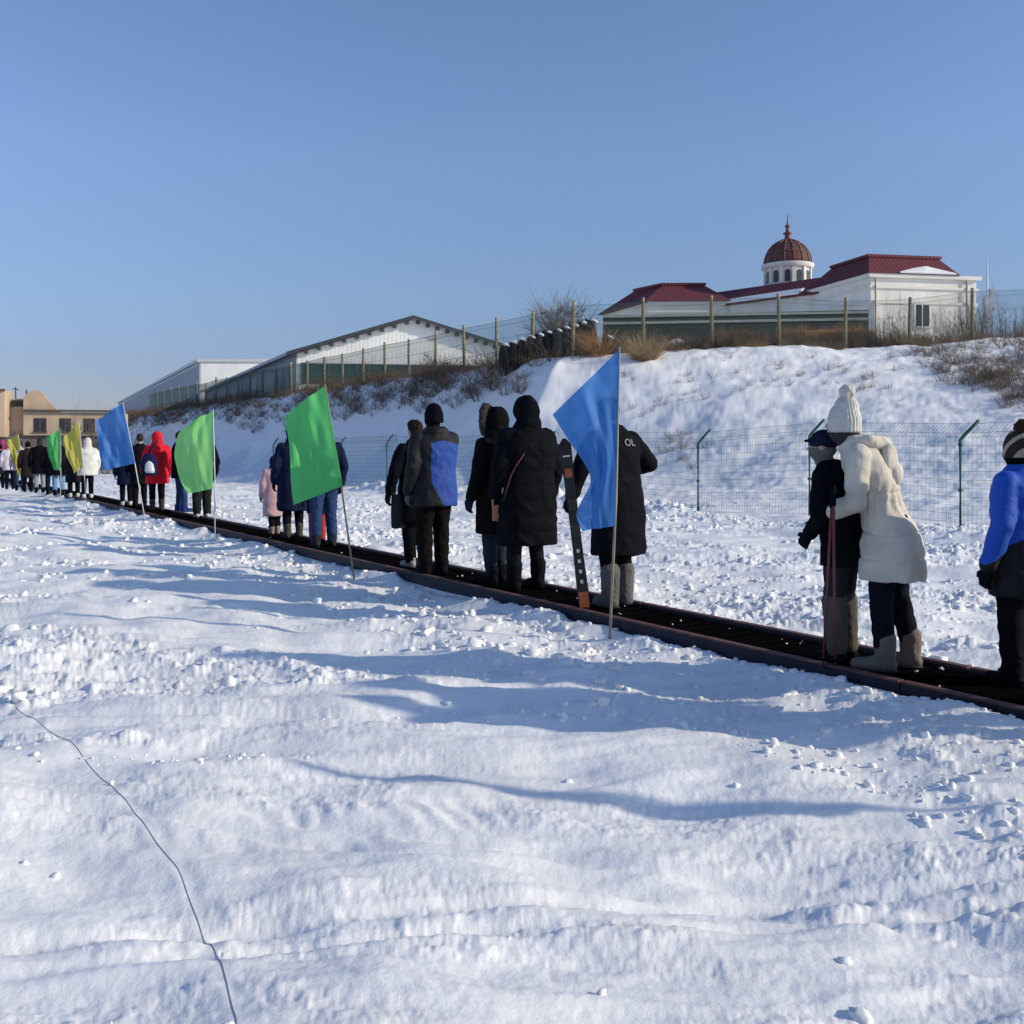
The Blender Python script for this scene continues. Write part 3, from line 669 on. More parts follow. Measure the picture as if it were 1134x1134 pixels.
# skis
Zs = 8.15
sk = empty('pair_of_skis', pt(648, 676, Zs)); tag(sk, 'pair of dark skis held upright beside the long black coat', 'skis')
top, bot = pt(625, 487, Zs), pt(648, 676, Zs)
SKI_D = mat('ski_black', (.014, .012, .014), .35, .1, 30, .2); SKI_R = mat('ski_orange', (.28, .07, .03), .4, .1, 20, .3); SKI_W = mat('ski_print', (.42, .42, .44), .45, .1, 20, .2)
def ski(off, shift):
    ax = (top-bot).normalized(); sd_ = ax.cross(Vector((0, 1, 0))).normalized(); nn = sd_.cross(ax)
    L = (top-bot).length; rings = []
    for t in np.linspace(0, 1, 30):
        wd = .040 + .012*abs(2*t-1)**2
        if t > .96: wd *= math.sqrt(max(.05, 1-((t-.96)/.04)**2))
        if t < .02: wd *= .8
        bend = .035*max(0, (t-.88)/.12)**2 * (1 if off > 0 else -1)
        c_ = bot + ax*(L*t+shift) + nn*(off+bend) - Vector(sk.location)
        rings.append((c_, wd))
    mb = MB(); vs = []; fs = []
    for c_, wd in rings: vs += [c_-sd_*wd-nn*.007, c_+sd_*wd-nn*.007, c_+sd_*wd+nn*.007, c_-sd_*wd+nn*.007]
    for j in range(len(rings)-1):
        for e in range(4): fs.append((j*4+e, j*4+(e+1) % 4, j*4+4+(e+1) % 4, j*4+4+e))
    fs += [(3, 2, 1, 0), tuple(len(vs)-4+e for e in range(4))]
    mb.add(vs, fs); o = mb.build('ski', SKI_D, sk)
    def patch(t0, t1, w, m_, nm):
        pb = MB()
        for q_ in (t0,):
            c0 = bot+ax*(L*t0+shift)+nn*(off-.0095 if off < 0 else off-.0095)-Vector(sk.location); c1 = bot+ax*(L*t1+shift)+nn*(off-.0095)-Vector(sk.location)
            pb.hexa([c0-sd_*w, c0+sd_*w, c0+sd_*w+nn*.003, c0-sd_*w+nn*.003], [c1-sd_*w, c1+sd_*w, c1+sd_*w+nn*.003, c1-sd_*w+nn*.003])
        pb.build(nm, m_, o)
    if off < 0:
        patch(.02, .11, .038, SKI_R, 'tail_graphic'); patch(.78, .83, .03, SKI_R, 'tip_graphic'); patch(.90, .935, .03, SKI_W, 'tip_graphic')
        for t in (.16, .22, .28, .34): patch(t, t+.02, .012, SKI_W, 'print')
        bb = MB()
        c0 = bot+ax*(L*.47)+nn*(off-.03)-Vector(sk.location); c1 = bot+ax*(L*.62)+nn*(off-.03)-Vector(sk.location)
        for cc in (c0, c1): bb.hexa([cc-sd_*.03-ax*.05-nn*.02, cc+sd_*.03-ax*.05-nn*.02, cc+sd_*.03-ax*.05+nn*.02, cc-sd_*.03-ax*.05+nn*.02], [cc-sd_*.022+ax*.05-nn*.01, cc+sd_*.022+ax*.05-nn*.01, cc+sd_*.03+ax*.05+nn*.02, cc-sd_*.03+ax*.05+nn*.02])
        bb.build('binding', mat('binding', (.02, .02, .022), .4), o)
ski(-.012, 0); ski(.012, .012)
# shoulder bag of the big hooded coat
Zb = 9.45
bagroot = empty('shoulder_bag', pt(551, 580, Zb-.12)); tag(bagroot, 'small tan shoulder bag on a long strap at the hooded coat\'s side', 'bag')
c_ = pt(551, 567, Zb-.10); TAN = mat('tan_leather', (.36, .15, .07), .6, .2, 40, .2)
remesh('pouch', [loft([(c_.x-bagroot.location.x, c_.y-bagroot.location.y, z-bagroot.location.z, .052, .03) for z in (c_.z-.085, c_.z+.07)], 20)], .007, 3, TAN, bagroot)
mb = MB(); lx = bagroot.location
mb.tube([pt(546, 560, Zb-.13)-lx, pt(545, 535, Zb-.16)-lx, pt(548, 520, Zb-.2)-lx], .012, 6); mb.tube([pt(556, 560, Zb-.13)-lx, pt(557, 540, Zb-.2)-lx], .010, 6)
mb.build('short_strap', mat('yellow_strap', (.48, .34, .16), .7), bagroot, True)
mb = MB(); mb.tube([pt(587, 487, Zb-.14)-lx, pt(582, 500, Zb-.24)-lx, pt(574, 512, Zb-.285)-lx, pt(566, 526, Zb-.29)-lx, pt(560, 545, Zb-.24)-lx, pt(557, 562, Zb-.15)-lx], .008, 6)
mb.build('long_strap', mat('brown_strap', (.10, .035, .025), .6), bagroot, True)
# grey bag
g = empty('hand_bag', pt(441, 590, 11.15)); lx = Vector(g.location); tag(g, 'dark grey tote bag hanging beside the dark haired person', 'bag')
c_ = pt(441, 566, 11.15)-lx
remesh('bag_body', [loft([(c_.x, c_.y, c_.z-.19, .075, .05), (c_.x, c_.y, c_.z, .085, .055), (c_.x, c_.y, c_.z+.19, .075, .03)], 24)], .012, 2, cloth((.03, .031, .036)), g, .006, 3)
mb = MB(); mb.tube([c_+Vector((-.04, 0, .18)), c_+Vector((-.02, 0, .36)), c_+Vector((.03, .02, .40)), c_+Vector((.05, 0, .18))], .011, 6); mb.build('handle', cloth(BLACK), g, True)
# rucksack on the red coat
Zr_ = 21.35; g = empty('rucksack', pt(165, 526, Zr_)); lx = Vector(g.location); tag(g, 'navy and white rucksack slung on the red coat', 'rucksack')
c_ = pt(165, 515, Zr_-.05)-lx
remesh('bag_body', [loft([(c_.x, c_.y, c_.z-.22, .15, .10), (c_.x, c_.y, c_.z-.17, .17, .13), (c_.x, c_.y, c_.z+.08, .17, .13), (c_.x, c_.y, c_.z+.2, .12, .09), (c_.x, c_.y, c_.z+.24, .06, .05)])], .016, 2, cloth((.012, .018, .06)), g, .012, 3)
remesh('front_pocket', [loft([(c_.x+.05, c_.y-.09, c_.z-.17, .09, .05), (c_.x+.05, c_.y-.10, c_.z-.12, .105, .065), (c_.x+.04, c_.y-.09, c_.z+.03, .09, .06), (c_.x+.03, c_.y-.08, c_.z+.10, .05, .04)])], .012, 2, cloth((.62, .64, .66)), g)
mb = MB(); mb.tube([c_+Vector((-.06, .06, .15)), c_+Vector((.0, .1, .35)), c_+Vector((.1, .2, .52))], .02, 6); mb.build('strap', cloth(NAVY), g, True)
# ski poles
SHAFT = mat('red_pole_paint', (.20, .045, .04), .4)
for (tx, ty, bx, by, Z, lab) in ((921, 562, 911, 741, 5.86, 'thin red ski pole planted on the belt, the left one of two'), (923, 560, 925, 742, 5.84, 'thin red ski pole planted on the belt, the one nearer the cream coat')):
    a, b_ = pt(tx, ty, Z), pt(bx, by, F*(CH-BELT_Z)/(by-HZ)); b_.z = BELT_Z+.008
    g = empty('ski_pole', b_); tag(g, lab, 'ski pole', 'red ski poles'); a = a-b_; u = a.normalized()
    mb = MB(); mb.tube([Vector((0, 0, 0)), a], [.006, .009], 8); mb.build('shaft', SHAFT, g, True)
    mb = MB(); mb.tube([a, a+u*.04, a+u*.12], [.015, .017, .013], 10); mb.build('grip', cloth(BLACK), g, True)
    mb = MB(); mb.tube([u*.05, u*.056, u*.062], [.012, .035, .012], 14); mb.build('basket', cloth(BLACK), g, True)

# ------------------------------------------------------------------ flags
def flag_mat(name, col, tr=.10):
    m = bpy.data.materials.new(name); m.use_nodes = True; t = m.node_tree; N = t.nodes; L = t.links
    N.remove(N['Principled BSDF']); out = N['Material Output']
    tc = N.new('ShaderNodeTexCoord'); nz = N.new('ShaderNodeTexNoise'); nz.inputs['Scale'].default_value = 5; nz.inputs['Detail'].default_value = 5
    L.new(tc.outputs['Object'], nz.inputs['Vector'])
    bp = N.new('ShaderNodeBump'); bp.inputs['Strength'].default_value = .25; bp.inputs['Distance'].default_value = .03; L.new(nz.outputs[0], bp.inputs['Height'])
    d = N.new('ShaderNodeBsdfDiffuse'); d.inputs[0].default_value = (*col, 1); L.new(bp.outputs[0], d.inputs['Normal'])
    s = N.new('ShaderNodeBsdfTranslucent'); s.inputs[0].default_value = (*col, 1); L.new(bp.outputs[0], s.inputs['Normal'])
    gl = N.new('ShaderNodeBsdfGlossy'); gl.inputs['Roughness'].default_value = .45
    mx = N.new('ShaderNodeMixShader'); mx.inputs[0].default_value = .55; L.new(d.outputs[0], mx.inputs[1]); L.new(s.outputs[0], mx.inputs[2])
    m2 = N.new('ShaderNodeMixShader'); m2.inputs[0].default_value = .008; L.new(mx.outputs[0], m2.inputs[1]); L.new(gl.outputs[0], m2.inputs[2])
    tp = N.new('ShaderNodeBsdfTransparent'); tp.inputs[0].default_value = (*[min(1, c*1.6+.1) for c in col], 1)
    m3 = N.new('ShaderNodeMixShader'); m3.inputs[0].default_value = tr; L.new(m2.outputs[0], m3.inputs[1]); L.new(tp.outputs[0], m3.inputs[2])
    L.new(m3.outputs[0], out.inputs[0]); return m
FB = flag_mat('blue_nylon', (.085, .28, .70), .16); FG = flag_mat('green_nylon', (.14, .66, .20), .05); FLG = flag_mat('light_green_nylon', (.34, .82, .28), .06)
FY = flag_mat('yellow_nylon', (.62, .56, .12), .06); FM = flag_mat('magenta_nylon', (.5, .08, .2), .05)
POLE = mat('pole_bamboo', (.30, .25, .19), .6, .2, 20, .25, 8); POLEW = mat('pole_white', (.62, .62, .62), .5)
def flag(label, Z, top, base, hoist_end, free, m, pole=POLE, amp=.05, seed=0, ph=0., sag=.0):
    b_ = pt(*base, Z); b_.z = hz(b_.x, b_.y)-.05
    g = empty('flag', b_); tag(g, label, 'flag', 'coloured flags along the conveyor')
    t_ = pt(*top, Z)
    mb = MB(); mid = (t_-b_)*.5 + Vector((.012, .0, 0)); mb.tube([Vector((0, 0, 0)), mid, t_-b_+Vector((0, 0, .02))], [.011, .010, .007], 8); mb.build('pole', pole, g, True)
    n, mcol = 46, 36
    ho = polyline([top, hoist_end], n); fr = polyline(free, n)
    V = []; 
    for a in range(n):
        v = a/(n-1)
        for c in range(mcol):
            u = c/(mcol-1); e = u
            x = ho[a, 0]*(1-e)+fr[a, 0]*e; y = ho[a, 1]*(1-e)+fr[a, 1]*e + sag*math.sin(math.pi*u)*(1 if v < .5 else 1)
            dz = .62*amp*min(1, u*2.2)*(math.sin(6.28*(1.0*u+.45*v)+ph) + .45*math.sin(6.28*(2.6*u-.9*v)+ph*2+1) + .25*math.sin(6.28*(4.1*u+1.7*v)+ph)) - .012
            V.append(pt(x, y, Z) + Vector((0, dz, 0)) - b_)
    V = np.array([v[:] for v in V]); i_ = (np.arange(n-1)[:, None]*mcol + np.arange(mcol-1)[None, :]).ravel()
    cl = link('flag_cloth', np_mesh('flag_cloth', V, np.stack([i_, i_+1, i_+mcol+1, i_+mcol], 1)), m, g)
    return g
flag('largest blue flag on a leaning pole in front of the skier in black', 7.45, (686, 387), (675, 709), (681, 582), [(612, 459), (630, 488), (652, 520), (656, 534), (646, 552), (637, 567), (640, 580), (645, 588)], FB, amp=.05, seed=1, ph=.6)
flag('tall green flag with drooping corner hiding the person in jeans', 10.9, (360, 427), (393, 643), (380, 538), [(314, 461), (320, 490), (323, 525), (326, 559)], FG, amp=.06, ph=2.0, seed=2)
flag('light green billowing flag hiding the person with pale shoes', 15.7, (236, 455), (238, 600), (236, 541), [(212, 467), (197, 479), (192, 505), (198, 528), (208, 547)], FLG, amp=.09, ph=1.0, seed=3, pole=POLEW)
flag('smaller blue flag on a white pole leaning right, left of the red coat', 19.6, (136, 447), (162, 578), (150, 513), [(107, 465), (109, 490), (115, 521)], FB, amp=.08, ph=3.0, seed=4, pole=POLEW)
flag('yellow flag on an upright white pole in front of the white coat', 23.8, (87, 467), (97, 566), (92, 517), [(71, 484), (75, 505), (82, 525)], FY, amp=.08, ph=4.0, seed=5, pole=POLEW)
flag('small green flag between the two yellow flags', 29.0, (67, 475), (67, 554), (67, 521), [(51, 485), (53, 506), (60, 520)], FG, amp=.08, ph=.5, seed=6, pole=POLEW)
flag('yellow flag on a right leaning pole at the far left', 33., (20, 481), (31, 547), (28, 525), [(7, 489), (14, 506), (18, 527)], FY, amp=.10, ph=5., seed=7, pole=POLEW)
flag('pink flag at the far left edge behind the leaning yellow flag', 37.5, (9, 487), (17, 543), (14, 516), [(-6, 489), (-4, 505), (3, 519)], FM, amp=.10, ph=1.6, seed=8, pole=POLEW)
# one more of the row, just out of the picture: its long shadow crosses the foreground
flag('yellow flag at the near end of the row beside the belt', 3.6, (1577, 330), (1575, 934), (1576, 700), [(1420, 440), (1440, 560), (1470, 710)], FY, amp=.05, ph=2.2, seed=9)

# ------------------------------------------------------------------ mesh fence at the foot of the bank
GRN = mat('green_post_paint', (.012, .10, .065), .45, .1, 30, .2); WIRE = mat('green_wire', (.12, .20, .20), .5)
posts = [(11.4, 11.3), (9.65, 14.4), (7.9, 17.5), (6.17, 20.6), (4.44, 23.7), (2.73, 26.75), (1.03, 29.8), (-.8, 32.0), (-2.7, 34.3), (-4.6, 36.5), (-6.9, 39.8), (-9.0, 43.0), (-11.1, 46.2)]
wf = empty('mesh_fence', (posts[2][0], posts[2][1], 0)); o0 = Vector(wf.location)
tag(wf, 'green wire mesh fence on bent posts at the foot of the snowy bank', 'fence')
tops = []
for (x, y) in posts:
    zb = hz(x, y) if NX*x+NY*y < 17 else float(H0(np.array([x]), np.array([y]))[0][0]); zb = min(zb, .25); p0 = Vector((x, y, zb-.2))-o0
    lean_ = Vector((UX*0+.841, .541, 0))
    lean_ = Vector((.62, -.35, 0))
    mb = MB(); mb.tube([p0, p0+Vector((0, 0, 1.85)), p0+Vector((0, 0, 1.92))+lean_*.06, p0+Vector((0, 0, 2.2))+lean_*.42], .03, 8)
    for zz in (.95, 1.75): mb.tube([p0+Vector((0, 0, zz)), p0+Vector((0, 0, zz+.05))], .043, 8)
    mb.build('post', GRN, wf, True); tops.append(p0)
for a in range(len(posts)-1):
    A, B = tops[a], tops[a+1]; d = B-A; L = d.length; mb = MB(); n_ = int(L/.085); W = .0027 if a < 6 else .0042
    off = Vector((-.841, -.541, 0))*.035
    for k in range(n_+1):
        q0 = A+d*(k/n_)+off; mb.tube([q0+Vector((0, 0, .22)), q0+Vector((0, 0, 1.88)), q0+Vector((0, 0, 2.14))+lean_*.32], W, 4, False)
    for z in [.25+.15*j for j in range(12)]:
        mb.tube([A+off*1.1+Vector((0, 0, z)), (A+B)/2+off*1.1+Vector((0, 0, z+.012*math.sin(z*9+a))), B+off*1.1+Vector((0, 0, z))], W, 4, False)
    for e in (.1, .32): mb.tube([A+off+lean_*e+Vector((0, 0, 1.9+.24*e/.32)), B+off+lean_*e+Vector((0, 0, 1.9+.24*e/.32))], W*1.2, 4, False)
    mb.build('mesh_panel', WIRE, wf)

# ------------------------------------------------------------------ upper fence on the crest
WOOD = mat('post_wood', (.34, .26, .16), .8, .4, 20, .25, 6); WIRE2 = mat('crest_wire', (.06, .12, .11), .6)
cf = empty('crest_fence', (2.1, 41, 5.3)); o0 = Vector(cf.location); tag(cf, 'wire fence on wooden posts along the top of the bank', 'fence')
line = []
for k in range(25, 0, -1): line.append((2.1+UX*3.0*k, 41+UY*3.0*k))
line.append((2.1, 41.0))
for k in range(1, 9): line.append((2.1+CR[0]*3.05*k, 41+CR[1]*3.05*k))
pb = []
for j, (x, y) in enumerate(line):
    x += NX*.5; y += NY*.5
    p0 = Vector((x, y, hz(x, y)))-o0; pb.append(p0); mb = MB(); tl = Vector((random.uniform(-.06, .06), 0, 2.25+random.uniform(-.12, .12)))
    if j == 25: tl.z += .15
    mb.tube([p0-Vector((0, 0, .4)), p0+tl*.5, p0+tl], [.085, .078, .07], 9); mb.build('post', WOOD, cf, True)
for a in range(len(pb)-1):
    A, B = pb[a], pb[a+1]; d = B-A; mb = MB(); off = Vector((-.05, -.09, 0)); r_ = .0045 if a > 20 else .006
    for z in (.15, .7, 1.3, 1.9, 2.1): mb.tube([A+off+Vector((0, 0, z)), (A+B)/2+off+Vector((0, 0, z-.02)), B+off+Vector((0, 0, z))], r_*1.6, 3, False)
    n_ = 30
    for k in range(-n_//2, n_):
        for sgn in (1, -1):
            t0, t1 = k/n_, (k+n_//2)/n_
            za, zb_ = .15, 2.1
            if t0 < 0: za += (zb_-za)*(-t0)/(t1-t0); t0 = 0
            if t1 > 1: zb_ = za+(zb_-za)*(1-t0)/(t1-t0) if t1 != t0 else zb_; t1 = 1
            ta, tb = (t0, t1) if sgn > 0 else (1-t0, 1-t1)
            mb.tube([A+d*ta+off+Vector((0, 0, za)), A+d*tb+off+Vector((0, 0, zb_))], r_, 3, False)
    mb.build('wire_netting', WIRE2, cf)

# ------------------------------------------------------------------ buildings
def V3(x, y, z): return Vector((x, y, z))
CREAM = mat('cream_render', (.76, .73, .66), .85, .2, 3, .13, .6, stretch=(1, 1, .35)); ROOFR = ribbed('red_roof_sheet', (.135, .030, .036), 18, 0, .7, .25)
DARKG = mat('window_glass', (.03, .035, .04), .15, 0, var=.2, vscale=.5, spec=.5); TRIM = mat('white_trim', (.74, .71, .63), .8, .1, 4, .06, .6)
def wallbox(mb, b, z0, z1):
    mb.hexa([V3(x, y, z0) for x, y in b], [V3(x, y, z1) for x, y in b])
def frustum(mb, b, z0, t, z1): mb.hexa([V3(x, y, z0) for x, y in b], [V3(x, y, z1) for x, y in t])
# palace -------------------------------------------------------------
pal = empty('palace_building', (28, 85, 4.5)); PO = Vector(pal.location)
tag(pal, 'cream palace like hall with dark red roofs and a small dome behind the bank', 'building')
PROT = Matrix.Translation((28.9, 80, 0)) @ Matrix.Rotation(R(10), 4, 'Z') @ Matrix.Translation((-28.9, -80, 0)); ROT = [True]
def pbuild(mb, n, m, parent=None, smooth=False):
    if ROT[0]: mb.v = [tuple(PROT @ Vector(v)) for v in mb.v]
    mb.v = [tuple(Vector(v)-PO) for v in mb.v]; return mb.build(n, m, parent or pal, smooth)
rb = [(28.9, 80), (38.3, 80), (37.6, 89.5), (28.0, 89.5)]
mb = MB(); wallbox(mb, rb, 4.0, 15.7); wl = pbuild(mb, 'wall', CREAM)
mb = MB()
for z, e in ((13.4, .12), (14.6, .16), (15.45, .3)):
    mb.box(28.9-e, 38.3+e, 80-e, 79.998, z, z+(.18 if z < 15 else .3))
for z, e in ((13.4, .12), (14.6, .16), (15.45, .3)):
    h_ = .18 if z < 15 else .3
    mb.hexa([V3(28.9-e, 80-e, z), V3(28.9-.002, 80, z), V3(28.0-.002, 89.5, z), V3(28.0-e, 89.5, z)], [V3(28.9-e, 80-e, z+h_), V3(28.9-.002, 80, z+h_), V3(28.0-.002, 89.5, z+h_), V3(28.0-e, 89.5, z+h_)])
for x in (28.95, 37.6):
    mb.box(x, x+.65, 79.9, 79.997, 4.2, 13.38)
pbuild(mb, 'cornice', TRIM, wl)
mb = MB(); frustum(mb, [(28.5, 79.6), (36.6, 79.6), (36.2, 89.2), (27.7, 89.2)], 15.76, [(30.0, 82.2), (36.3, 82.2), (36.0, 87.4), (29.5, 87.4)], 17.6)
mb.hexa([V3(29.8, 82, 17.55), V3(36.5, 82, 17.55), V3(36.2, 87.6, 17.55), V3(29.3, 87.6, 17.55)], [V3(29.8, 82, 17.77), V3(36.5, 82, 17.77), V3(36.2, 87.6, 17.77), V3(29.3, 87.6, 17.77)])
rf = pbuild(mb, 'roof', ROOFR)
mb = MB(); mb.add([V3(31.2, 79.55, 15.8), V3(36.2, 79.55, 15.8), V3(35.4, 80.35, 16.2), V3(34.2, 80.75, 16.55), V3(33.2, 80.5, 16.35), V3(32.2, 80.2, 16.1), V3(33.5, 79.7, 15.95)], [(0, 6, 5), (6, 4, 5), (6, 3, 4), (6, 2, 3), (6, 1, 2), (0, 1, 6)])
o_ = pbuild(mb, 'roof_snow', SNOW, rf); sm = o_.modifiers.new('s', 'SOLIDIFY'); sm.thickness = .12; sm.offset = 1
def window(parent, x, y, z, w, h, m=DARKG, d=.1):
    mb = MB(); mb.box(x-w/2-.12, x-w/2, y-d, y-.003, z-.12, z+h+.12); mb.box(x+w/2, x+w/2+.12, y-d, y-.003, z-.12, z+h+.12)
    mb.box(x-w/2, x+w/2, y-d, y-.003, z+h, z+h+.12); mb.box(x-w/2, x+w/2, y-d-.05, y-.003, z-.12, z); mb.box(x-.04, x+.04, y-d+.01, y-.03, z, z+h)
    fr = pbuild(mb, 'window', TRIM, parent)
    mb = MB(); mb.box(x-w/2, x+w/2, y-.03, y-.004, z, z+h); pbuild(mb, 'pane', m, fr); return fr
window(pal, 33.4, 80, 12.0-.4, 1.2, 1.75); window(pal, 33.2, 80, 8.4, 1.5, 2.2)
mb = MB()
for x in (29.2, 37.3): mb.tube([V3(x, 79.8, 4.5), V3(x, 79.8, 15.4)], .07, 8)
pbuild(mb, 'downpipe', mat('downpipe_grey', (.32, .31, .28), .5), pal, True)
ROT[0] = False
# connecting wing
e0, e1 = V3(27.2, 87.4, 15.3), V3(18.2, 98, 15.4); d = (e1-e0).normalized(); nb = V3(.77, .64, 0)
mb = MB(); mb.hexa([V3(e0.x, e0.y, 4), e0*1+nb*6-V3(0, 0, 11.3), e1+nb*6-V3(0, 0, 11.4), V3(e1.x, e1.y, 4)], [e0, e0+nb*6, e1+nb*6, e1]); ww = pbuild(mb, 'wall', CREAM)
ev = V3(-.77, -.64, 0)*.5
mb = MB(); mb.hexa([e0+ev, e0+nb*6.4, e1+nb*6.4, e1+ev], [e0+ev+V3(0, 0, .15), e0+nb*6.4+V3(0, 0, .15), e1+nb*6.4+V3(0, 0, .15), e1+ev+V3(0, 0, .15)])
mb.hexa([e0+ev*.9+V3(0, 0, .152), e0+nb*6.3+V3(0, 0, .152), e1+nb*6.3+V3(0, 0, .152), e1+ev*.9+V3(0, 0, .152)], [e0+nb*2.6+V3(0, 0, 1.95), e0+nb*3.4+V3(0, 0, 1.95), e1+nb*3.4+V3(0, 0, 1.95), e1+nb*2.6+V3(0, 0, 1.95)])
wr_ = pbuild(mb, 'roof', ROOFR)
mb = MB(); q0 = e0+d*2+ev*.92; q1 = e0+d*12.5+ev*.92
mb.hexa([q0+V3(0, 0, .16), q0+nb*.9+V3(0, 0, .6), q1+nb*.5+V3(0, 0, .42), q1+V3(0, 0, .16)], [q0+V3(0, 0, .34), q0+nb*.9+V3(0, 0, .82), q1+nb*.5+V3(0, 0, .62), q1+V3(0, 0, .34)]); pbuild(mb, 'roof_snow', SNOW, wr_)
for k in range(5):
    a = e0+d*(2.2+k*2.4); mb = MB(); b_ = [a-nb*.05, a-nb*.004, a+d*1.3-nb*.004, a+d*1.3-nb*.05]
    mb.hexa([V3(v.x, v.y, 11.2) for v in b_], [V3(v.x, v.y, 13.6) for v in b_]); pbuild(mb, 'window', DARKG)
# left block
lb = [(13.2, 95), (20.6, 95), (17.4, 104), (9.7, 104)]
mb = MB(); wallbox(mb, lb, 4, 15.75); wl2 = pbuild(mb, 'wall', CREAM)
mb = MB(); mb.box(13.0, 20.8, 94.8, 94.997, 14.7, 14.9); mb.box(12.9, 20.9, 94.7, 94.997, 15.4, 15.74); pbuild(mb, 'cornice', TRIM, wl2)
mb = MB(); frustum(mb, [(12.6, 94.4), (20.9, 94.4), (17.7, 104.6), (8.9, 104.6)], 15.76, [(15.0, 98.4), (19.0, 98.4), (17.0, 101.8), (12.6, 101.8)], 17.9)
mb.hexa([V3(14.8, 98.2, 17.86), V3(19.2, 98.2, 17.86), V3(17.2, 102, 17.86), V3(12.4, 102, 17.86)], [V3(14.8, 98.2, 18.1), V3(19.2, 98.2, 18.1), V3(17.2, 102, 18.1), V3(12.4, 102, 18.1)]); pbuild(mb, 'roof', ROOFR)
for x in (14.6, 16.9, 19.2): window(pal, x, 95, 10.8, 1.1, 2.0)
# dome
DX, DY = 26.9, 97.0; PO = Vector((28, 85, 5.15))
mb = MB(); mb.lathe([(2.2, 14.5), (2.2, 17.9), (2.42, 18.0), (2.42, 18.15), (2.15, 18.2), (2.15, 19.8), (2.42, 19.85), (2.5, 20.05), (2.5, 20.25), (2.2, 20.3)], (DX, DY, 0), 40)
dr = pbuild(mb, 'dome_drum', mat('drum_white', (.66, .64, .62), .8, .1, 4, .06, 1))
mb = MB()
for k in range(12):
    t = 2*math.pi*k/12; c, s_ = math.cos(t), math.sin(t); M_ = Matrix.Translation((DX, DY, 0)) @ Matrix.Rotation(t, 4, 'Z')
    mb.box(2.12, 2.3, -.16, .16, 18.2, 19.84, M_)
pbuild(mb, 'pilaster', TRIM, dr)
for k in range(12):
    t = 2*math.pi*(k+.5)/12; M_ = Matrix.Translation((DX, DY, 0)) @ Matrix.Rotation(t, 4, 'Z'); mb = MB()
    vs = [(-.26, 18.35), (.26, 18.35), (.26, 19.25)] + [(.26*math.cos(a), 19.25+.26*math.sin(a)) for a in (math.pi*j/8 for j in range(1, 8))] + [(-.26, 19.25)]
    n_ = len(vs); mb.add([M_ @ V3(2.10, y, z) for y, z in vs]+[M_ @ V3(2.19, y, z) for y, z in vs], [tuple(range(n_)), tuple(range(n_, 2*n_))[::-1]]+[(j, (j+1) % n_, n_+(j+1) % n_, n_+j) for j in range(n_)])
    if math.sin(t) < .35: pbuild(mb, 'window', DARKG, dr)
DOME = mat('dome_red', (.12, .05, .046), .75, .1, 8, .2, 2); RIBM = mat('dome_rib', (.17, .085, .065), .6)
mb = MB(); mb.lathe([(2.25*math.cos(a), 20.27+2.45*math.sin(a)) for a in (math.pi/2*j/14 for j in range(14))]+[(.3, 22.72)], (DX, DY, 0), 40); do = pbuild(mb, 'dome', DOME, pal, True)
mb = MB()
for k in range(16):
    t = 2*math.pi*k/16; mb.tube([V3(DX+2.28*math.cos(a)*math.cos(t), DY+2.28*math.cos(a)*math.sin(t), 20.27+2.48*math.sin(a)) for a in (math.pi/2*j/9 for j in range(9))], .06, 5)
for a in (.45, .9): mb.tube([V3(DX+2.28*math.cos(a)*math.cos(t), DY+2.28*math.cos(a)*math.sin(t), 20.27+2.48*math.sin(a)) for t in (2*math.pi*j/40 for j in range(41))], .05, 5)
pbuild(mb, 'dome_rib', RIBM, do, True)
mb = MB(); mb.lathe([(.55, 22.6), (.6, 22.75), (.3, 22.85), (.24, 23.2), (.42, 23.3), (.42, 23.42), (.2, 23.5), (.14, 23.9), (.27, 24.0), (.27, 24.1), (.1, 24.2), (.05, 24.6), (.02, 25.3)], (DX, DY, 0), 16); pbuild(mb, 'spire', mat('spire_red', (.16, .05, .045), .5), pal, True)
PO = Vector(pal.location)
# mast beside the palace
g = empty('antenna_mast', (36.6, 76.5, 5)); tag(g, 'thin pale mast with boxes at the right end of the cream hall', 'mast')
MW = mat('mast_white', (.62, .63, .64), .5)
mb = MB(); mb.tube([(0, 0, -.5), (0, 0, 8.5), (0, 0, 11.6)], [.12, .09, .03], 8); mb.build('pole', MW, g, True)
mb = MB(); mb.box(-.25, .25, -.25, .25, 6.3, 8.3); mb.box(.18, .5, -.1, .1, 7.2, 9.0); mb.build('cabinet', mat('mast_grey', (.42, .43, .46), .5, .1, 5, .2, 2), g)

# sheds ----------------------------------------------------------------
SHEDW = ribbed('white_shed_sheet', (.80, .80, .77), 22, 0, .6, .12); SHED_SHADE = ribbed('shaded_side_sheet', (.30, .36, .42), 16, 1, .5, .4)  # side sheet: shade on the pale metal is put into its blue grey
EDGE = mat('dark_roof_edge', (.05, .06, .065), .6); ROOFG = ribbed('grey_roof_sheet', (.32, .35, .38), 16, 1, .5, .4); GREENG = mat('green_glass', (.012, .04, .04), .25, 0, var=.3, vscale=.6)
SROT = [None]
def shift(mb, o):
    if SROT[0]: mb.v = [tuple(SROT[0] @ Vector(v)) for v in mb.v]
    mb.v = [tuple(Vector(v)-o) for v in mb.v]; return mb
def about(x, y, a): return Matrix.Translation((x, y, 0)) @ Matrix.Rotation(R(a), 4, 'Z') @ Matrix.Translation((-x, -y, 0))
sh1 = empty('gabled_shed', (-8, 70, 4.8)); O1 = Vector(sh1.location); tag(sh1, 'white gabled metal shed with shaded blue grey side wall behind the crest fence', 'building')
SD = V3(-.272, 1.06, 0)
SROT[0] = about(-15.1, 70, 10)
def z70(y): return CH+(HZ-y)/F*70
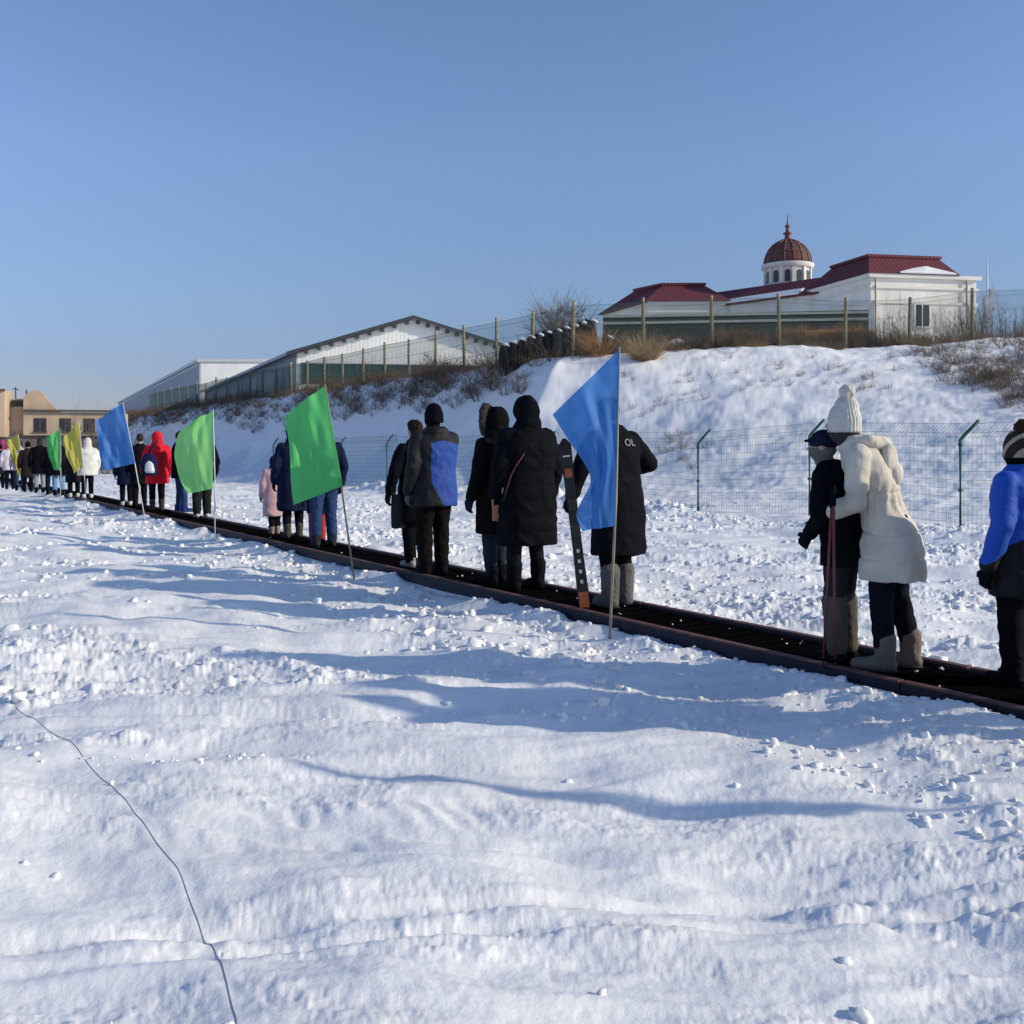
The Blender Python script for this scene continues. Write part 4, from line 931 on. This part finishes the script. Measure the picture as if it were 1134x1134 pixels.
L_, R_, Pk = V3(-15.1, 70, z70(391)), V3(-.7, 70, z70(380)), V3(-7.0, 70, z70(351)); zb = 4.3
back = SD*45
mb = MB(); fr = [V3(-15.1, 70, zb), V3(-.7, 70, zb), R_, Pk, L_]; bk = [v+back for v in fr]
mb.add(fr+bk, [(0, 1, 2, 3, 4), (9, 8, 7, 6, 5), (0, 5, 6, 1), (1, 6, 7, 2), (2, 7, 8, 3), (3, 8, 9, 4)]); shift(mb, O1).build('gable_wall', SHEDW, sh1)
mb = MB(); mb.hexa([V3(-15.18, 69.9, zb), V3(-15.11, 70, zb), V3(-15.11, 70, zb)+back, V3(-15.18, 70, zb)+back], [L_+V3(-.08, -.1, 0), L_+V3(-.01, 0, 0), L_+V3(-.01, 0, 0)+back, L_+V3(-.08, 0, 0)+back]); sw = shift(mb, O1).build('side_wall', SHED_SHADE, sh1)
for k, t in enumerate((1.2, 7, 14, 21, 28)):
    a = V3(-15.2, 70, 0)+SD*t; b_ = a+SD*(3.2); mb = MB()
    mb.hexa([V3(a.x-.04, a.y, 5.0), V3(a.x+.01, a.y, 5.0), V3(b_.x+.01, b_.y, 5.0), V3(b_.x-.04, b_.y, 5.0)], [V3(a.x-.04, a.y, 7.6), V3(a.x+.01, a.y, 7.6), V3(b_.x+.01, b_.y, 7.6), V3(b_.x-.04, b_.y, 7.6)]); shift(mb, O1).build('side_panel', mat('side_glazing', (.10, .19, .21), .3, 0, var=.2, vscale=.5) if k else mat('side_door', (.05, .10, .17), .5), sw)
mb = MB(); f0 = V3(0, -.55, 0); up = V3(0, 0, .22); eL = L_+V3(-.75, 0, -.21); eR = R_+V3(.7, 0, -.2)
mb.hexa([eL+f0, Pk+f0, Pk+back, eL+back], [eL+f0+up, Pk+f0+up, Pk+back+up, eL+back+up]); mb.hexa([Pk+f0+V3(.002, 0, 0), eR+f0, eR+back, Pk+back+V3(.002, 0, 0)], [Pk+f0+up+V3(.002, 0, 0), eR+f0+up, eR+back+up, Pk+back+up+V3(.002, 0, 0)]); rf = shift(mb, O1).build('roof', ROOFG, sh1)
mb = MB()
for A_, B_ in ((eL, Pk), (Pk, eR)):
    n_ = 10
    for k in range(n_):
        c = A_+(B_-A_)*((k+.5)/n_)+f0; mb.box(c.x-.13, c.x+.13, c.y+.05, c.y+.53, c.z-.24, c.z-.003)
    mb.hexa([A_+f0+V3(0, -.04, .0), B_+f0+V3(0, -.04, 0), B_+f0+V3(0, -.002, 0), A_+f0+V3(0, -.002, 0)], [A_+f0+V3(0, -.04, .24), B_+f0+V3(0, -.04, .24), B_+f0+V3(0, -.002, .24), A_+f0+V3(0, -.002, .24)])
shift(mb, O1).build('purlin', EDGE, rf)
for k in range(7):
    x = -14.8+k*1.95; mb = MB(); mb.box(x, x+1.8, 69.95, 69.996, z70(425), z70(403)); wd = shift(mb, O1).build('window', GREENG, sh1)
    mb = MB(); mb.box(x-.07, x+.0, 69.9, 69.996, z70(426), z70(402)); mb.box(x+1.8, x+1.87, 69.9, 69.996, z70(426), z70(402)); mb.box(x, x+1.8, 69.9, 69.996, z70(403)-.004, z70(402)); shift(mb, O1).build('frame', EDGE, wd)
SROT[0] = None
sh2 = empty('flat_shed', (-32, 122, 4.8)); O2 = Vector(sh2.location); tag(sh2, 'long flat fronted white shed with shaded grey side wall, farther left than the gabled one', 'building')
def z120(y): return CH+(HZ-y)/F*120
zt = z120(401); SD2 = V3(-.49, 1, 0)*105
mb = MB(); b4 = [V3(-37.6, 120, 4), V3(-20, 124, 4), V3(-20, 124, 4)+SD2, V3(-37.6, 120, 4)+SD2]; t4 = [V3(-37.6, 120, zt), V3(-20, 124, zt+.4), V3(-20, 124, zt+.4)+SD2, V3(-37.6, 120, zt)+SD2]; mb.hexa(b4, t4); shift(mb, O2).build('wall', SHEDW, sh2)
mb = MB(); mb.hexa([V3(-37.75, 119.9, 4), V3(-37.62, 120, 4), V3(-37.62, 120, 4)+SD2, V3(-37.75, 120, 4)+SD2], [V3(-37.75, 119.9, zt-.3), V3(-37.62, 120, zt-.3), V3(-37.62, 120, zt-.3)+SD2, V3(-37.75, 120, zt-.3)+SD2]); shift(mb, O2).build('side_wall', ribbed('shaded_shed_sheet', (.27, .30, .34), 12, 1, .55, .35), sh2)  # side wall away from the sun: its shade is coloured in as grey
mb = MB(); mb.hexa([V3(-38, 119.7, zt+.002), V3(-20, 123.7, zt+.402), V3(-20, 124, zt+.4)+SD2, V3(-38, 120, zt)+SD2], [V3(-38, 119.7, zt+.35), V3(-20, 123.7, zt+.75), V3(-20, 124, zt+.75)+SD2, V3(-38, 120, zt+.35)+SD2]); shift(mb, O2).build('roof', mat('pale_roof_edge', (.55, .57, .58), .5), sh2)
# beige school like building at the far left -----------------------------
bb = empty('beige_building', (-38, 80, 0)); OB = Vector(bb.location); tag(bb, 'weathered beige two storey building with a curved parapet at the far left', 'building')
BEI = mat('beige_render', (.50, .375, .26), .9, .4, 2, .2, .6); LOW = mat('shaded_lower_render', (.14, .125, .115), .9, .3, 2, .25, .6)  # lower wall: the shade over it is put into this darker colour
SROT[0] = about(-39.3, 80, 14)
def bx(x): return (x-567)/F*80
def bz(y): return CH+(HZ-y)/F*80
mb = MB(); mb.box(bx(26), bx(128), 80, 84, bz(482), bz(456)); mb.box(bx(-60), bx(10), 79, 81.5, bz(484), bz(433)); mb.box(bx(10), bx(26), 80.8, 83, 2.0, bz(441)); mw = shift(mb, OB).build('wall', BEI, bb)
mb = MB(); prof_ = [(26, 456), (26, 440), (30, 436), (34, 432.5), (40, 432), (45, 434), (49, 439), (53, 446), (58, 451), (64, 455.9)]
n_ = len(prof_); mb.add([V3(bx(x), 79.995, bz(y)) for x, y in prof_]+[V3(bx(x), 80.4, bz(y)) for x, y in prof_], [tuple(range(n_)), tuple(range(n_, 2*n_))[::-1]]+[(j, (j+1) % n_, n_+(j+1) % n_, n_+j) for j in range(n_)]); shift(mb, OB).build('parapet', BEI, bb)
mb = MB(); mb.box(bx(26.5), bx(129), 79.7, 79.99, bz(455.5), bz(453.5)); mb.box(bx(-61), bx(11), 78.8, 78.99, bz(434), bz(432)); shift(mb, OB).build('cornice', mat('dark_cornice', (.10, .08, .07), .9), bb)
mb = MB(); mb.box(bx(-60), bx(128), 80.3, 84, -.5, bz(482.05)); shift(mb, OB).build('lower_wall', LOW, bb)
for x, w_, h_ in ((43, 13, 15), (69, 12, 15), (94, 12, 15)):
    mb = MB(); mb.box(bx(x-w_/2), bx(x+w_/2), 79.97, 79.996, bz(478), bz(478-h_)); wd = shift(mb, OB).build('window', DARKG, bb)
    mb = MB(); xm = bx(x); mb.box(xm-.04, xm+.04, 79.93, 79.968, bz(478.1), bz(478-h_)); mb.box(bx(x-w_/2-1), bx(x+w_/2+1), 79.88, 79.99, bz(479.2), bz(478.02)); shift(mb, OB).build('frame', mat('frame_brown', (.10, .08, .07), .7), wd)
mb = MB(); mb.box(bx(11), bx(24), 80.75, 80.796, bz(450), bz(443)); shift(mb, OB).build('window', DARKG, bb)
mb = MB(); mb.tube([(bx(12), 82, bz(441)), (bx(12), 82, bz(427))], .05, 6); mb.tube([(bx(9), 82, bz(429)), (bx(15), 82, bz(430))], .04, 6); mb.tube([(bx(24), 82, bz(441)), (bx(23), 82, bz(430))], .06, 6); shift(mb, OB).build('aerial', EDGE, bb)

SROT[0] = None
# things along the crest -----------------------------------------------
# dark green boards behind the wire fence
bf = empty('board_fence', (10, 46, 5)); OBf = Vector(bf.location); tag(bf, 'low dark green board wall with pale rails behind the crest fence', 'fence')
GB = mat('dark_green_board', (.014, .019, .017), .7, .3, 3, .3, 1, stretch=(1, 1, 1)); RAILP = mat('pale_rail', (.24, .27, .26), .7, .2, 6, .2)
def at(x, y, Z): return pt(x, y, Z)
mb = MB(); x0, x1 = at(668, 0, 46).x, at(962, 0, 48).x
mb.hexa([V3(x0, 46, 4.6), V3(x1, 48, 4.6), V3(x1, 48.1, 4.6), V3(x0, 46.1, 4.6)], [V3(x0, 46, at(0, 350, 46).z), V3(x1, 48, at(0, 343, 48).z), V3(x1, 48.1, at(0, 343, 48).z), V3(x0, 46.1, at(0, 350, 46).z)]); shift(mb, OBf).build('boards', GB, bf)
for ya, yb_ in ((350.5, 345.5), (358, 353)):
    mb = MB(); za, zb_ = at(0, ya, 46).z, at(0, yb_, 48).z
    mb.hexa([V3(x0, 45.93, za-.07), V3(x1, 47.93, zb_-.07), V3(x1, 47.995, zb_-.07), V3(x0, 45.995, za-.07)], [V3(x0, 45.93, za+.05), V3(x1, 47.93, zb_+.05), V3(x1, 47.995, zb_+.05), V3(x0, 45.995, za+.05)]); shift(mb, OBf).build('rail', RAILP, bf)
for (x, y, Z, w_, h_, lab) in ((737, 372, 45., 1.3, .75, 'snow heap in front of the dark green board wall, the larger one'), (778, 369, 45.2, .9, .5, 'smaller snow heap beside the larger one at the board wall'), (842, 364, 45.3, 1.2, .45, 'flat snow heap left of the tan reed stack')):
    a = at(x, y, Z); zb_ = hz(a.x, Z); v = ico(4)[0]*(w_, .5, h_); v *= (1+.25*n3(v[:,0]*2+x, v[:,1]*2, v[:,2]*3, 6))[:, None]
    o = link('snow_heap', np_mesh('snow_heap', v, ico(4)[1]), SNOW); o.location = (a.x, Z, zb_+.1); tag(o, lab, 'snow heap', 'snow heaps at the board wall')
# dark bales with snow caps behind the corner post
BALE = mat('dark_brushwood', (.030, .027, .025), .95, 1., 14, .55, 7, stretch=(3, 3, .5))
iv3, if3 = ico(3)
for k in range(12):
    x = 559+k*9.6; yt = 381-k*2.75; Z = 42.6
    if k == 11: x, yt = 672, 372
    a = at(x, yt, Z); zb_ = hz(a.x, Z)-.15; h_ = max(.5, a.z-zb_); g = empty('bundle', (a.x, Z, zb_))
    tag(g, 'dark upright brushwood bundle with a snow cap in the row behind the crest fence', 'bundle', 'dark bundles behind the crest fence')
    v = iv3.copy(); v = np.sign(v)*np.abs(v)**np.array([.8, .8, .6]); v *= (.25, .34, h_/2); v *= (1+.25*n3(v[:,0]*7+k, v[:,1]*7, v[:,2]*2.2, 5+k))[:, None]; v[:, 2] += h_/2; v[:, 0] += (v[:, 2]-h_/2)*random.uniform(-.12, .08)
    link('brushwood', np_mesh('brushwood', v, if3), BALE, g)
    v = iv3.copy()*(.15+.04*random.random(), .2, .085); v *= (1+.2*n3(v[:,0]*6+k, v[:,1]*6, v[:,2]*6, 9))[:, None]; v[:, 2] -= v[:, 0]*.35; v += (.10, -.05, h_*.955)
    link('snow_cap', np_mesh('snow_cap', v, if3), SNOW, g)

# ------------------------------------------------------------------ dry plants
def twigs(n, h, spread, r, sub=3, curve=.25, seed=0, up=.6, base=.1):
    """numpy twig mesh: stems of thin three sided tubes"""
    rg = np.random.default_rng(seed); V = []; Q = []
    def seg(a, b, ra, rb):
        d = b-a; d = d/(np.linalg.norm(d)+1e-9); u_ = np.cross(d, (.3, .5, .81)); u_ /= np.linalg.norm(u_)+1e-9; w_ = np.cross(d, u_); b0 = len(V)
        for c, rr in ((a, ra), (b, rb)):
            for t in (0, 2.094, 4.189): V.append(c+(u_*math.cos(t)+w_*math.sin(t))*rr)
        for e in range(3): Q.append((b0+e, b0+(e+1) % 3, b0+3+(e+1) % 3, b0+3+e))
    def stem(p, d, L, r0, lev):
        k = 4; pts = [p]
        for j in range(k):
            d = d + rg.normal(0, curve, 3)*.6; d[2] += .05; d /= np.linalg.norm(d); pts.append(pts[-1]+d*L/k)
        for j in range(k): seg(pts[j], pts[j+1], r0*(1-j/(k+1)), r0*(1-(j+1)/(k+1)))
        if lev > 0:
            for _ in range(sub):
                j = rg.integers(1, k+1); dd = d+rg.normal(0, .7, 3); dd[2] = abs(dd[2])*.7+.1; dd /= np.linalg.norm(dd); stem(pts[j], dd, L*(.3+.3*rg.random()), r0*.6, lev-1)
    for _ in range(n):
        a = rg.random()*6.28; rr = base*math.sqrt(rg.random()); d = np.array([math.cos(a)*spread*rg.random(), math.sin(a)*spread*rg.random(), up+.4*rg.random()]); d /= np.linalg.norm(d)
        stem(np.array([rr*math.cos(a), rr*math.sin(a), -.05]), d, h*(.55+.5*rg.random()), r, 1 if sub else 0)
    return np.array(V), np.array(Q)
DRY = mat('dry_stems', (.20, .145, .095), .95, 0, var=.4, vscale=2); GREYT = mat('grey_twigs', (.155, .115, .085), .95, 0, var=.4, vscale=2); REED = mat('tan_reeds', (.36, .26, .15), .95, 0, var=.35, vscale=3); ORANGE = mat('orange_reeds', (.40, .22, .10), .95, 0, var=.35, vscale=3)
SH = {'twig': [twigs(16, .8, 1.0, .010, 3, .3, k, .5, .2) for k in range(4)], 'grass': [twigs(70, .65, 1.3, .006, 0, .35, 20+k, .55, .25) for k in range(4)], 'reed': [twigs(14, 1.7, .35, .010, 3, .12, 40+k, 1., .3) for k in range(4)]}
def copies(kind, spots):
    """spots: (x, y, z, scale) -> one merged mesh of plants"""
    Vs = []; Qs = []; b = 0
    for (x, y, z, s) in spots:
        v, q_ = SH[kind][rng.integers(4)]; a = rng.random()*6.28; c, s_ = math.cos(a), math.sin(a)
        w_ = np.stack([v[:,0]*c-v[:,1]*s_, v[:,0]*s_+v[:,1]*c, v[:,2]*(.7+.5*rng.random())], 1)*s + (x, y, z); Vs.append(w_); Qs.append(q_+b); b += len(v)
    return np.concatenate(Vs), np.concatenate(Qs)
def patch(n, poly, sc=(.6, 1.2), z0=20.):
    out = []; P = np.array(poly, float); lo, hi = P.min(0), P.max(0); tries = 0
    while len(out) < n and tries < n*30:
        tries += 1
        x, y = lo+(hi-lo)*rng.random(2); c = False; j = len(P)-1
        for i_ in range(len(P)):
            if (P[i_,1] > y) != (P[j,1] > y) and x < (P[j,0]-P[i_,0])*(y-P[i_,1])/(P[j,1]-P[i_,1])+P[i_,0]: c = not c
            j = i_
        if not c: continue
        g_ = ground_hit(x, y, z0)
        if g_.y <= z0+.2: continue
        out.append((g_.x, g_.y, g_.z, sc[0]+(sc[1]-sc[0])*rng.random()))
    return out
def crestline(n, t0, t1, d0, d1, sc):
    out = []
    for _ in range(n):
        t = t0+(t1-t0)*rng.random(); dd = d0+(d1-d0)*rng.random()
        if t < 0: x, y = 2.1+UX*-t, 41+UY*-t; x += NX*dd; y += NY*dd
        else: x, y = 2.1+CR[0]*t, 41+CR[1]*t; x -= CR[1]*dd; y += CR[0]*dd
        out.append((x, y, hz(x, y), sc[0]+(sc[1]-sc[0])*rng.random()))
    return out
sp = crestline(430, -95, 0, -2.2, .8, (.7, 1.5)) + crestline(90, 9, 17, .2, 1.0, (.5, .95)) + crestline(120, 1.5, 9.5, .1, 1.6, (.6, 1.3)) + patch(150, [(245, 470), (420, 428), (560, 402), (560, 430), (470, 462), (400, 462), (300, 490)], (.4, 1.1)) + patch(150, [(1000, 392), (1134, 372), (1180, 372), (1180, 470), (1120, 455), (1040, 420)], (.45, 1.0)) + patch(60, [(660, 400), (1000, 395), (1000, 450), (850, 430), (700, 470)], (.15, .5)) + patch(14, [(730, 480), (790, 480), (770, 520), (735, 512)], (.3, .6)) + crestline(60, 0, 22, -.6, .8, (.5, 1.0))
v, q_ = copies('twig', sp); tag(link('dry_scrub', np_mesh('dry_scrub', v, q_), GREYT, smooth=False), 'bare brown scrub covering the crest and parts of the snowy bank', 'scrub', kind='stuff')
sp = crestline(300, -95, 0, -2.0, 1.5, (.7, 1.4)) + crestline(90, 2, 26, -.7, .9, (.5, 1.1)) + patch(60, [(1040, 400), (1134, 385), (1180, 385), (1180, 450), (1100, 440)], (.4, .8))
v, q_ = copies('grass', sp); tag(link('dry_grass', np_mesh('dry_grass', v, q_), DRY, smooth=False), 'straw coloured dry grass along the top of the snowy bank', 'dry grass', kind='stuff')
sp = crestline(46, 13.5, 24, .3, 3.0, (.8, 1.25))
v, q_ = copies('reed', sp); tag(link('tall_weeds', np_mesh('tall_weeds', v, q_), GREYT, smooth=False), 'tall grey dead weeds in front of the cream hall', 'weeds', kind='stuff')
def plant(name, label, cat, x, y, Z, h, w_, m, n, r, sub, up=.6, seed=0, group=None, spread=1.0, base=.3):
    a = at(x, y, Z); a.z = hz(a.x, a.y)-.05; v, q_ = twigs(n, h, spread, r, sub, .25, seed, up, base); v = v*(w_, w_, 1)
    o = link(name, np_mesh(name, v, q_), m, None, False); o.location = a; return tag(o, label, cat, group)
plant('grass_tussock', 'big straw coloured grass tussock at a fence post right of the blue flag tip', 'grass tussock', 714, 400, 40.2, 1.45, 1.0, REED, 420, .008, 0, .55, 1, spread=1.2, base=.4)
plant('bare_bush', 'rounded leafless bush against the sky behind the tallest crest post', 'bush', 621, 360, 47., 3.0, .9, GREYT, 60, .020, 26, .8, 2, spread=.75, base=.3)
plant('dry_leaf_bush', 'small orange brown bush beside the dark bundles', 'bush', 660, 396, 41.2, 1.3, 1., ORANGE, 160, .010, 2, .6, 3, base=.4)
plant('dry_leaf_bush', 'orange brown bush in front of the green board wall', 'bush', 818, 372, 43.6, 1.0, 1.1, ORANGE, 160, .010, 2, .6, 4, base=.4)
plant('dark_shrub', 'dark leafless shrub in front of the beige building', 'shrub', 116, 520, 62., 3.2, 1.1, GREYT, 60, .020, 10, .7, 5, base=.9)
# bank of tan reeds
a = at(918, 375, 44.9); a.z = hz(a.x, a.y); Vs = []; Qs = []; b = 0
for k in range(60):
    v, q_ = twigs(40, 1.25, .25, .015, 0, .1, 300+k % 6, 1., .2); v = v*(1, 1, .85+.3*rng.random())+(rng.uniform(-2.15, 2.15), rng.uniform(-.35, .35), 0); Vs.append(v); Qs.append(q_+b); b += len(v)
v = ico(3)[0]; v = np.sign(v)*np.abs(v)**.45*(2.2, .3, .55); v[:, 2] += .52 + .22*n3(v[:,0]*3, v[:,1]*3, v[:,2]*3, 4); f3 = ico(3)[1]; Vs.append(v); f4 = np.concatenate([f3, f3[:, 2:3]], 1)
rs = empty('reed_stack', a); link('reeds', np_mesh('reeds', np.concatenate(Vs[:-1]), np.concatenate(Qs)), ORANGE, rs, False); link('stack_core', np_mesh('stack_core', v, f3), mat('reed_core', (.34, .17, .07), .95, .9, 30, .35, 12, stretch=(4, 4, .5)), rs); o = rs; tag(o, 'long stack of tan dry reeds standing at the left of the cream hall', 'reed stack')

# cable on the snow, bottom left ------------------------------------------
mb = MB(); o0 = CABLE[0]; mb.tube([p_-o0 for p_ in CABLE], .0011, 6); o = mb.build('cable', mat('cable_grey', (.28, .28, .30), .7), None, True); o.location = o0; tag(o, 'thin dark cable lying across the snow at bottom left', 'cable')
